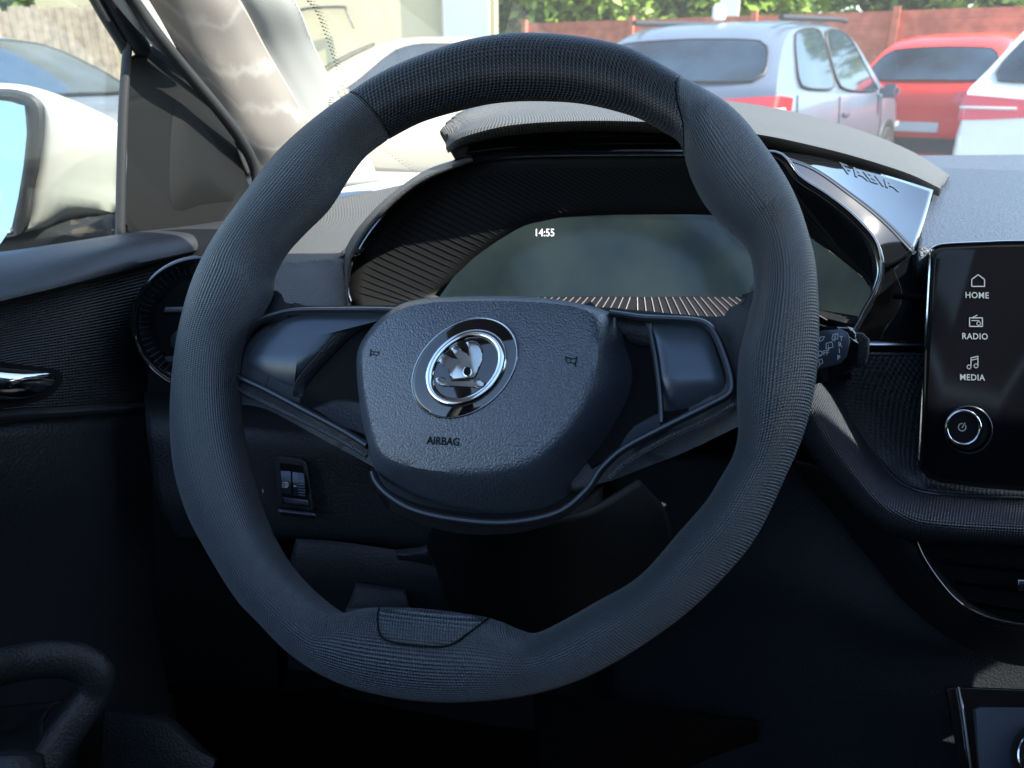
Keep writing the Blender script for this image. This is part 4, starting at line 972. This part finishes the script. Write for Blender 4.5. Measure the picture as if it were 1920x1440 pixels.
slab('floor_pan', [Vector((-.62,1.2,.28)),Vector((-.62,-1.7,.28)),Vector((1.0,-1.7,.28)),Vector((1.0,1.2,.28))], M['void'])
slab('far_door_card', [Vector((.92,1.1,.28)),Vector((.92,1.1,1.0)),Vector((.92,-1.7,1.0)),Vector((.92,-1.7,.28))], M['void'])
slab('far_light_blocker', [Vector((.91,.30,.95)),Vector((.86,.30,1.43)),Vector((.86,-1.3,1.43)),Vector((.91,-1.3,.95))], M['void'])  # unseen slab added to block light from the passenger side
slab('near_light_blocker', [Vector((-.60,-.40,.93)),Vector((-.56,-.40,1.44)),Vector((-.56,-1.3,1.44)),Vector((-.60,-1.3,.93))], M['void'])  # unseen slab added to cut side light behind the driver
slab('rear_light_blocker', [Vector((-.62,-1.2,.28)),Vector((-.62,-1.3,1.40)),Vector((.92,-1.3,1.40)),Vector((.92,-1.2,.28))], M['void'])  # unseen; carried up to the roof to shut out light from behind
slab('bulkhead', [Vector((-.62,1.2,.28)),Vector((-.62,1.2,.98)),Vector((.92,1.2,.98)),Vector((.92,1.2,.28))], M['void'])
slab('near_door_lower', [Vector((-.60,1.1,.28)),Vector((-.60,1.1,.93)),Vector((-.60,-1.7,.93)),Vector((-.60,-1.7,.28))], M['void'])
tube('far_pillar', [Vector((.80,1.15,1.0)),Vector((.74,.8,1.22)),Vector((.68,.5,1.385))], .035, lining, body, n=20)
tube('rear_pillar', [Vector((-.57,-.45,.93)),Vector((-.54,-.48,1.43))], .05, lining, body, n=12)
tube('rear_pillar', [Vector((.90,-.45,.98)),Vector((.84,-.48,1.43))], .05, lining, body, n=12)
bon = surf('bonnet', [[Vector((x, y, z)) for x, z in ((-.80,.93-dz),(-.5,.985-dz),(0,1.0-dz),(.5,.985-dz),(.85,.93-dz))] for y, dz in ((1.30,.02),(1.6,.04),(2.0,.09),(2.3,.20),(2.38,.5))], M['paint_w'], body, t=.004)

# =====================================================================
#  OUTSIDE
# =====================================================================
gm = mat('asphalt', (.16, .155, .145), .9, bump=('grain', .6, .004, 80), var=.2, vs=3)
g = raw('ground', [(-120,-60,0),(120,-60,0),(120,160,0),(-120,160,0)], [(0,1,2,3)], gm); tag(g, kind='structure')
M['tyre'] = mat('tyre_rubber', (.02,.02,.02), .8); M['alloy'] = mat('alloy', (.45,.46,.48), .35, metal=.8)
M['cglass'] = mat('car_window', (.035,.06,.09), .05, spec=.5, var=.5, vs=1.6, c2=(.004,.005,.006))  # noise in the colour stands in for reflections and dark interior
M['red_lens'] = mat('red_lens', (.75,.006,.016), .12, coat=1); M['clear_lens'] = mat('clear_lens', (.6,.62,.62), .1, coat=1)
M['ctrim'] = mat('car_black_trim', (.02,.02,.022), .5)
def paint(name, c, metal=.3): return mat(name, c, .32, metal=metal, coat=.4, var=.06, vs=3)
def car(name, label, group, px, D, rot, pm, L=4.2, Wd=1.78, Ht=1.5, style='hatch', rails=None):
    """local +y is the nose; origin on the ground at the centre"""
    c = G(px, D, 0)
    t = thing(name, label, 'car', c, group, rz=rot)
    hl, hw = L/2, Wd/2
    if style == 'suv':
        prof = [(-hl,.62,.90,.92),(-hl+.06,.98,1.04,.96),(-hl+.18,1.14,1.05,.975),(-hl+.56,Ht-.17,1.04,.99),(-hl+.95,Ht-.05,1.03,1),(0,Ht,1.0,1),(hl-1.75,Ht-.09,.99,1),(hl-1.35,1.25,.99,1),(hl-1.05,1.03,.98,.99),(hl-.5,.95,.92,.97),(hl-.12,.80,.80,.90),(hl,.55,.55,.80)]
    elif style == 'sedan':
        prof = [(-hl,.60,.60,.85),(-hl+.10,.92,.90,.93),(-hl+.55,1.0,.96,.97),(-hl+1.0,1.22,.97,.99),(-hl+1.35,Ht-.06,.97,1),(-.1,Ht,.95,1),(hl-1.9,Ht-.07,.94,1),(hl-1.45,1.18,.94,1),(hl-1.1,.97,.93,.99),(hl-.5,.88,.86,.96),(hl-.12,.74,.74,.88),(hl,.5,.5,.78)]
    else:
        prof = [(-hl,.60,.86,.90),(-hl+.06,.95,.99,.95),(-hl+.16,1.18,1.0,.97),(-hl+.34,Ht-.10,.99,.99),(-hl+.65,Ht-.01,.98,1),(0,Ht,.96,1),(hl-1.65,Ht-.09,.95,1),(hl-1.2,1.2,.95,1),(hl-.92,1.0,.94,.99),(hl-.45,.92,.88,.97),(hl-.12,.76,.76,.90),(hl,.5,.5,.80)]
    def sec(y):
        for a, b in zip(prof, prof[1:]):
            if y <= b[0]: break
        k = min(max((y-a[0])/(b[0]-a[0]), 0), 1); ia = prof.index(a)
        z_ = prof[max(ia-1, 0)]; c_ = prof[min(ia+2, len(prof)-1)]; out = []
        for i in (1, 2, 3):
            m0 = (b[i]-z_[i])/max(b[0]-z_[0], 1e-6)*(b[0]-a[0]); m1 = (c_[i]-a[i])/max(c_[0]-a[0], 1e-6)*(b[0]-a[0])
            lim = 3*(b[i]-a[i]); m0 = 0 if m0*lim <= 0 else math.copysign(min(abs(m0), abs(lim)), m0); m1 = 0 if m1*lim <= 0 else math.copysign(min(abs(m1), abs(lim)), m1)
            out.append((2*k**3-3*k*k+1)*a[i]+(k**3-2*k*k+k)*m0+(-2*k**3+3*k*k)*b[i]+(k**3-k*k)*m1)
        return out
    ys = []
    for a, b in zip(prof, prof[1:]): ys += [a[0]+(b[0]-a[0])*k/4 for k in range(4)]
    ys.append(prof[-1][0])
    def section(y):
        top, belt, w = sec(y); w *= hw; belt = min(belt, top-.004)
        gh = max(top-belt, .002); rw = w-.05-gh*.42
        return [(w*.90,.22),(w*.985,.34),(w,.55),(w*.995,.72),(w*.965,belt-.02 if gh > .05 else belt),(w*.94,belt+.01*min(1,gh*10)),(rw+.03,top-.045*min(1,gh*4)),(rw-.06,top-.008*min(1,gh*4)),(rw*.5,top+.012*min(1,gh*3))], rw, belt, top, w
    rows = []
    for y in ys:
        s = section(y)[0]
        rows.append([Vector((x, y, z)) for x, z in s]+[Vector((-x, y, z)) for x, z in s[::-1]])
    bm = grid_bm(rows)
    bm.verts.ensure_lookup_table(); n = len(rows[0])
    bm.faces.new([bm.verts[i] for i in range(n)]); bm.faces.new([bm.verts[len(rows)*n-1-i] for i in range(n)])
    b = obj('body', bm, pm, t, local=True)
    def tp(y, k, side, off=.008):                      # point on the side greenhouse
        s, rw, belt, top, w = section(y)
        a = Vector((w*.94, y, belt+.03)); bb = Vector((rw+.035, y, top-.06)); p = a.lerp(bb, k)
        return Vector(((p.x+off)*side, p.y, p.z+off*.4))
    def panel(nm, f, nu, nv, m, par, closed=False):
        def q(i, j):
            a, c_ = 2*i/nu-1, 2*j/nv-1
            return (a*math.sqrt(1-.22*c_**4)+1)/2, (c_*math.sqrt(1-.22*a**4)+1)/2
        o = obj(nm, grid_bm([[f(*q(i, j)) for i in range(nu+1)] for j in range(nv+1)]), m, par, local=True)
        rim_ = [f(*q(i, 0)) for i in range(nu)]+[f(*q(nu, j)) for j in range(nv)]+[f(*q(nu-i, nv)) for i in range(nu)]+[f(*q(0, nv-j)) for j in range(nv)]
        obj('window_seal', tube_bm(rim_, .007, closed=True, k=6), M['ctrim'], o, local=True)
        return o
    y_r = -hl+(.50 if style != 'sedan' else 1.15); y_f = hl-(1.50 if style != 'sedan' else 1.62)
    ym = (y_r+y_f)/2-.05
    for side in (1, -1):
        for a0, a1, slr, slf in ((y_r+.12, ym-.05, .22, 0), (ym+.02, y_f+.28, 0, .62)):
            panel('side_window', lambda u, v: tp((a0+slr*v)*(1-u)+(a1-slf*v)*u, v, side), 10, 6, M['cglass'], b)
    if style != 'sedan':
        ya, yb = -hl+.13, -hl+(.52 if style == 'suv' else .36)
    else: ya, yb = -hl+.66, -hl+1.30
    def rw_(u, v):
        y = ya+(yb-ya)*v; s, rw, belt, top, w = section(y); x = (u*2-1)*(rw-.02)*(.97-.04*v); k = abs(u*2-1)
        return Vector((x, y-.010-.010*0, top+.010+.012*(1-k)-.03*max(0, k-.85)))
    panel('rear_window', rw_, 12, 6, M['cglass'], b)
    ya2, yb2 = (hl-1.02, hl-1.70) if style != 'sedan' else (hl-1.18, hl-1.86)
    def fw_(u, v):
        y = ya2+(yb2-ya2)*v; s, rw, belt, top, w = section(y); k = abs(u*2-1); x = (u*2-1)*(rw-.01)*.97
        return Vector((x, y+.02, top+.022+.012*(1-k)-.02*max(0, k-.85)))
    panel('windscreen', fw_, 12, 6, M['cglass'], b)
    def lamp(nm, cx_, cy_, cz, sx, sy, sz, m):
        bm = bmesh.new(); box_bm(bm, (cx_, cy_, cz), (sx, sy, sz)); bmesh.ops.bevel(bm, geom=bm.edges[:], offset=min(sx, sy, sz)*.3, segments=2, affect='EDGES')
        return obj(nm, bm, m, b, local=True)
    for s in (1, -1):
        zc = .93 if style == 'suv' else .84
        def lp_(u, v):
            z = zc+(v-.5)*(.19-.07*abs(u-.62)**1.2*2); yb_ = -hl+.06*min(max((z-.62)/.36, 0), 1.2)
            w_r = section(yb_+.01)[4]
            path = [Vector((w_r*.40, yb_-.012, z)), Vector((w_r*.72, yb_-.014, z)), Vector((w_r*.97, yb_-.004, z)), Vector((w_r+.014, yb_+.03, z)), Vector((section(yb_+.16)[4]*.985+.016, yb_+.16, z)), Vector((section(yb_+.34)[4]*.975+.016, yb_+.34, z))]
            p = spline(path, 21)[round(u*20)]; return Vector((p.x*s, p.y, p.z))
        tl_ = obj('tail_light', grid_bm([[lp_(i/20, j/6) for i in range(21)] for j in range(7)]), M['red_lens'], b, local=True)
        obj('light_bar', tube_bm([lp_(i/20, .5)+Vector((.004*s, -.006, 0)) for i in range(3, 17)], .012, k=6), M['clear_lens'], tl_, local=True)
        lamp('headlight', s*(hw-.25), hl-.14, .66, .36, .26, .14, M['clear_lens'])
        lamp('wing_mirror', s*(hw+.06), hl-1.35, 1.02, .18, .12, .13, pm)
    if style != 'sedan':
        lamp('number_plate', 0, -hl-.004, .60, .50, .02, .11, M['clear_lens'])
    for yy in (y_r+.05, ym, y_f+.25):                   # door shut lines
        for s in (1, -1):
            sc_ = section(yy)[0][1:5]
            obj('shut_line', tube_bm([Vector(((x+.002)*s, yy, z)) for x, z in sc_], .006, k=5), M['ctrim'], b, local=True)
    for yy in (y_r+.35, ym+.35):
        for s in (1, -1): lamp('door_handle', s*(hw*.99), yy-.15, .84, .03, .20, .035, pm)
    lamp('rear_bumper', 0, -hl+.04, .40, Wd*.86, .16, .26, M['ctrim'])
    lamp('front_grille', 0, hl-.02, .48, Wd*.6, .10, .20, M['ctrim'])
    if rails == 1:
        lamp('roof_antenna', .0, -hl+1.05, Ht+.05, .05, .20, .12, M['clear_lens'])
    if rails:
        for s in (1, -1):
            pts = [Vector((s*(hw-.30), y, Ht+.035 if abs(y+.1) < 1.1 else Ht-.02)) for y in (-hl+.75,-hl+.85,0,hl-2.0,hl-1.9)]
            obj('roof_rail', tube_bm(spline(pts, 20), .022, k=8), M['ctrim'] if rails == 1 else M['alloy'], b, local=True)
    for y in (-hl+.80, hl-.85):
        for s in (1, -1):
            bm = bmesh.new(); r = .335
            prof_w = [(-.11,.20),(-.11,r*.93),(-.07,r),(.07,r),(.11,r*.93),(.112,.22)]
            N_w = 32
            rowsw = [[Vector((s*(hw-.10)+a*s, y+rr*math.cos(2*math.pi*i/N_w), .335+rr*math.sin(2*math.pi*i/N_w))) for i in range(N_w)] for a, rr in prof_w]
            w_ = obj('wheel', grid_bm(rowsw, closed_u=True), M['tyre'], t, local=True)
            bm = bmesh.new(); ctr = Vector((s*(hw+.0), y, .335))
            rowsr = [[Vector((ctr.x+dx*s, y+rr*math.cos(2*math.pi*i/30), .335+rr*math.sin(2*math.pi*i/30))) for i in range(30)] for dx, rr in ((.012,.225),(.0,.215),(-.05,.20),(-.05,.05),(-.01,.045),(-.008,.002))]
            grid_bm(rowsr, closed_u=True, bm=bm)
            for q in range(5):
                a = 2*math.pi*q/5; rot = Matrix.Rotation(a, 3, 'X')
                box_bm(bm, Vector((ctr.x-.015*s, y, .335)) + rot @ Vector((0, 0, .12)), (.03, .055, .19), rot)
            obj('rim', bm, M['alloy'], w_, local=True)
            # dark arch lining
            bm = bmesh.new()
            rowsa = [[Vector((s*(hw*.985+dx), y+rr*math.cos(math.pi*i/24-.0), .335+rr*math.sin(math.pi*i/24))) for i in range(25)] for dx, rr in ((.006,.33),(.012,.37),(.012,.40),(-.03,.42))]
            grid_bm(rowsa, bm=bm); obj('wheel_arch', bm, M['ctrim'], b, local=True)
    return t
def heading(a):     # degrees: 0 = away from camera, + = turned to the right of the picture
    d = Fh*math.cos(R(a))+rt*math.sin(R(a)); return math.atan2(-d.x, d.y)
grp = 'cars parked outside the windscreen'
car('parked_car', 'silver grey sport utility car seen from behind, between wheel top and red car', grp, 1405, 8.3, heading(36), paint('silver_paint', (.13,.155,.20), .3), 4.45, 1.86, 1.60, 'suv', 1)
car('parked_car', 'bright red hatchback parked between the silver grey car and the white car', grp, 1790, 11.4, heading(42), paint('red_paint', (.72,.035,.015), .05), 4.1, 1.80, 1.66, 'suv')
car('parked_car', 'white car with red tail light at the right edge of the windscreen view', grp, 2110, 7.4, heading(46), paint('white_paint', (.78,.77,.72), .0), 4.3, 1.84, 1.72, 'suv', 2)
car('parked_car', 'cream white car with blue tinted windows seen over the left side of the wheel', grp, 800, 8.8, heading(-100), paint('cream_paint', (.46,.40,.29), .1), 4.3, 1.78, 1.50, 'hatch')
car('parked_car', 'slate blue car outside the driver window behind the white door mirror', grp, -20, 6.6, heading(98), paint('blue_paint', (.16,.19,.24), .4), 4.4, 1.78, 1.47, 'sedan')
# cream building
def wall_bm(a, b, z0, z1, th=.2):
    bm = bmesh.new(); d = (b-a).normalized(); nrm = Vector((-d.y, d.x, 0))*th
    vs = [bm.verts.new(p) for p in (a+Vector((0,0,z0)), b+Vector((0,0,z0)), b+Vector((0,0,z1)), a+Vector((0,0,z1)))]
    v2 = [bm.verts.new(v.co+nrm) for v in vs]
    for q in ((0,1,2,3),): bm.faces.new([vs[i] for i in q]); bm.faces.new([v2[i] for i in q][::-1])
    for i in range(4): bm.faces.new((vs[i], v2[i], v2[(i+1) % 4], vs[(i+1) % 4]))
    return bm
bld = thing('rendered_building', 'cream rendered building wall with ribbed pale grey shutter door', 'building', G(500, 13.5))
cm = mat('cream_render', (.52,.45,.28), .85, bump=('grain', .3, .01, 30), var=.06, vs=1.5)
A_, B_ = G(118, 14.6), G(930, 13.0)
obj('wall', wall_bm(A_, B_, 0, 6), cm, bld, smooth=False)
dA, dB = G(842, 13.02), G(922, 12.88); dd = (dB-dA); 
bm = bmesh.new()
for i in range(18):
    a = dA+dd*i/18; b = dA+dd*(i+.72)/18
    nn = Vector((dd.y, -dd.x, 0)).normalized()*.05
    vs = [bm.verts.new(p) for p in (a+nn*.2, a+nn, b+nn, b+nn*.2)]; v2 = [bm.verts.new(v.co+Vector((0,0,5))) for v in vs]
    for k in range(3): bm.faces.new((vs[k], vs[k+1], v2[k+1], v2[k]))
obj('shutter_door', bm, mat('shutter_grey', (.55,.58,.62), .5), bld, smooth=False)
sA, sB = G(836, 12.98), G(841, 12.97)
obj('door_frame', wall_bm(sA, sB, 0, 5, .1), M['pillar_g'], bld, smooth=False)
nn = Vector((dd.y, -dd.x, 0)).normalized()*.12
pp = [G(560, 13.7)+nn+Vector((0,0,2.0)), G(600, 13.6)+nn+Vector((0,0,2.12)), G(665, 13.5)+nn+Vector((0,0,2.14)), G(672, 13.5)+nn+Vector((0,0,2.1)), G(684, 13.45)+nn+Vector((0,0,1.85))]
obj('wall_cable', tube_bm(spline(pp, 40), .02, k=6), M['ctrim'], bld)
# plank fences
def fence(name, label, a, b, z1, m, n, horiz=False, post=None):
    t = thing(name, label, 'fence', a)
    bm = bmesh.new(); d = b-a; L = d.length; d.normalize(); nr = Vector((-d.y, d.x, 0)); ang = math.atan2(d.y, d.x); rot = Matrix.Rotation(ang, 3, 'Z')
    if horiz:
        k = int(z1/.13)
        for i in range(k):
            box_bm(bm, a+d*L/2+Vector((0,0,(i+.5)*z1/k)), (L, .03+.008*(i % 2), z1/k-.002), rot)
    else:
        for i in range(n):
            hz = z1+random.uniform(-.05,.05)
            box_bm(bm, a+d*L*(i+.5)/n+Vector((0,0,hz/2)), (L/n*.93, .03, hz), rot)
    obj('fence_panel', bm, m, t, smooth=False)
    for i in range(int(L/2.2)+1):
        bm = bmesh.new(); box_bm(bm, a+d*min(i*2.2, L)+nr*-.06+Vector((0,0,z1/2+.03)), (.10,.09,z1+.06), rot); obj('fence_post', bm, m, t, smooth=False)
    return t
fence('plank_fence', 'weathered pale wooden plank fence behind the slate blue car', G(-700, 13.5), G(250, 13.2), 2.12, mat('weathered_wood', (.30,.235,.17), .85, var=.3, vs=8), 70)
fence('board_fence', 'red brown horizontal board fence behind the parked cars', G(985, 17.0), G(2500, 11.0), 2.12, mat('red_stain', (.46,.15,.09), .75, var=.28, vs=6), 0, True)
# hedges and trees beyond the fences
def foliage(name, label, cat, a, b, z0, z1, depth, n, m, size=.16, clumps=40, group=None, seed=1):
    rnd = random.Random(seed); t = thing(name, label, cat, (a+b)/2, group)
    d = b-a; vs = []; fs = []
    nrm = Vector((-d.y, d.x, 0)).normalized()
    cl = [(rnd.random(), rnd.uniform(0, depth), rnd.uniform(z0, z1), rnd.uniform(.5, 1.1)) for _ in range(clumps)]
    for i in range(n):
        c = cl[rnd.randrange(clumps)]; v = Vector((rnd.gauss(0,1), rnd.gauss(0,1), rnd.gauss(0,1))).normalized()*c[3]*(rnd.random()**.33)
        p = a+d*c[0]+nrm*c[1]+Vector((0,0,c[2]))+Vector((v.x, v.y, v.z*.75))
        if p.z < .05: continue
        e1 = Vector((rnd.gauss(0,1), rnd.gauss(0,1), rnd.gauss(0,.6))).normalized(); e2 = e1.cross(Vector((rnd.gauss(0,1), rnd.gauss(0,1), rnd.gauss(0,1)))).normalized()
        s = size*rnd.uniform(.5, 1.2); k = len(vs)
        vs += [p-e1*s, p+e2*s*.45, p+e1*s, p-e2*s*.45]; fs.append((k, k+1, k+2, k+3))
    raw('foliage', vs, fs, m, t)
    for q in range(3):
        p = a+d*(.2+.3*q)+nrm*depth*.5
        obj('trunk', tube_bm(spline([p, p+Vector((.1,0,z1*.4)), p+Vector((0,.1,z1*.8))], 10), .12, k=8, rf=lambda u: 1-.6*u), mat('bark', (.12,.09,.06), .9), t)
    return t
lf1 = mat('leaf_green', (.20,.30,.035), .55, var=.35, vs=1.2); lf2 = mat('leaf_dark', (.09,.16,.03), .6, var=.4, vs=1.2)
for m_ in (lf1, lf2):
    m_.node_tree.nodes['Principled BSDF'].inputs['Subsurface Weight'].default_value = 0
foliage('hedge', 'bright green hedge above the weathered plank fence', 'hedge', G(-700, 15), G(120, 15), 1.2, 3.4, 1.2, 26000, lf1, .12, 90, seed=3)
for i, (p0, p1, D, m_) in enumerate(((940,1080,18.5,lf2),(1040,1190,17.8,lf1),(1160,1330,18.5,lf2),(1300,1480,18.0,lf1),(1480,1750,19.5,lf2),(1760,2150,17.0,lf1))):
    foliage('bushy_tree', ['dark green tree beside the grey shutter door', 'yellow green tree second from the grey shutter door', 'dark green tree just left of the pale post', 'yellow green tree just right of the pale post', 'dark green tree behind the red hatchback', 'yellow green tree above the fence at the far right of the view'][i], 'tree', G(p0, D), G(p1, D), 1.5, 5.5, 1.5, 9000, m_, .16, 34, 'trees beyond the red board fence', seed=11+i)
t = thing('utility_post', 'pale rectangular post rising behind the red board fence', 'post', G(1346, 17.3))
bm = bmesh.new(); box_bm(bm, G(1346, 17.3)+Vector((0,0,3)), (.38,.25,6)); bmesh.ops.bevel(bm, geom=bm.edges[:], offset=.02, segments=2, affect='EDGES')
obj('shaft', bm, mat('pale_post', (.62,.64,.60), .6), t)
bm = bmesh.new(); box_bm(bm, G(1346, 17.3)+Vector((0,0,.05)), (.6,.45,.1)); obj('foot', bm, gm, t)
bpy.context.view_layer.update()
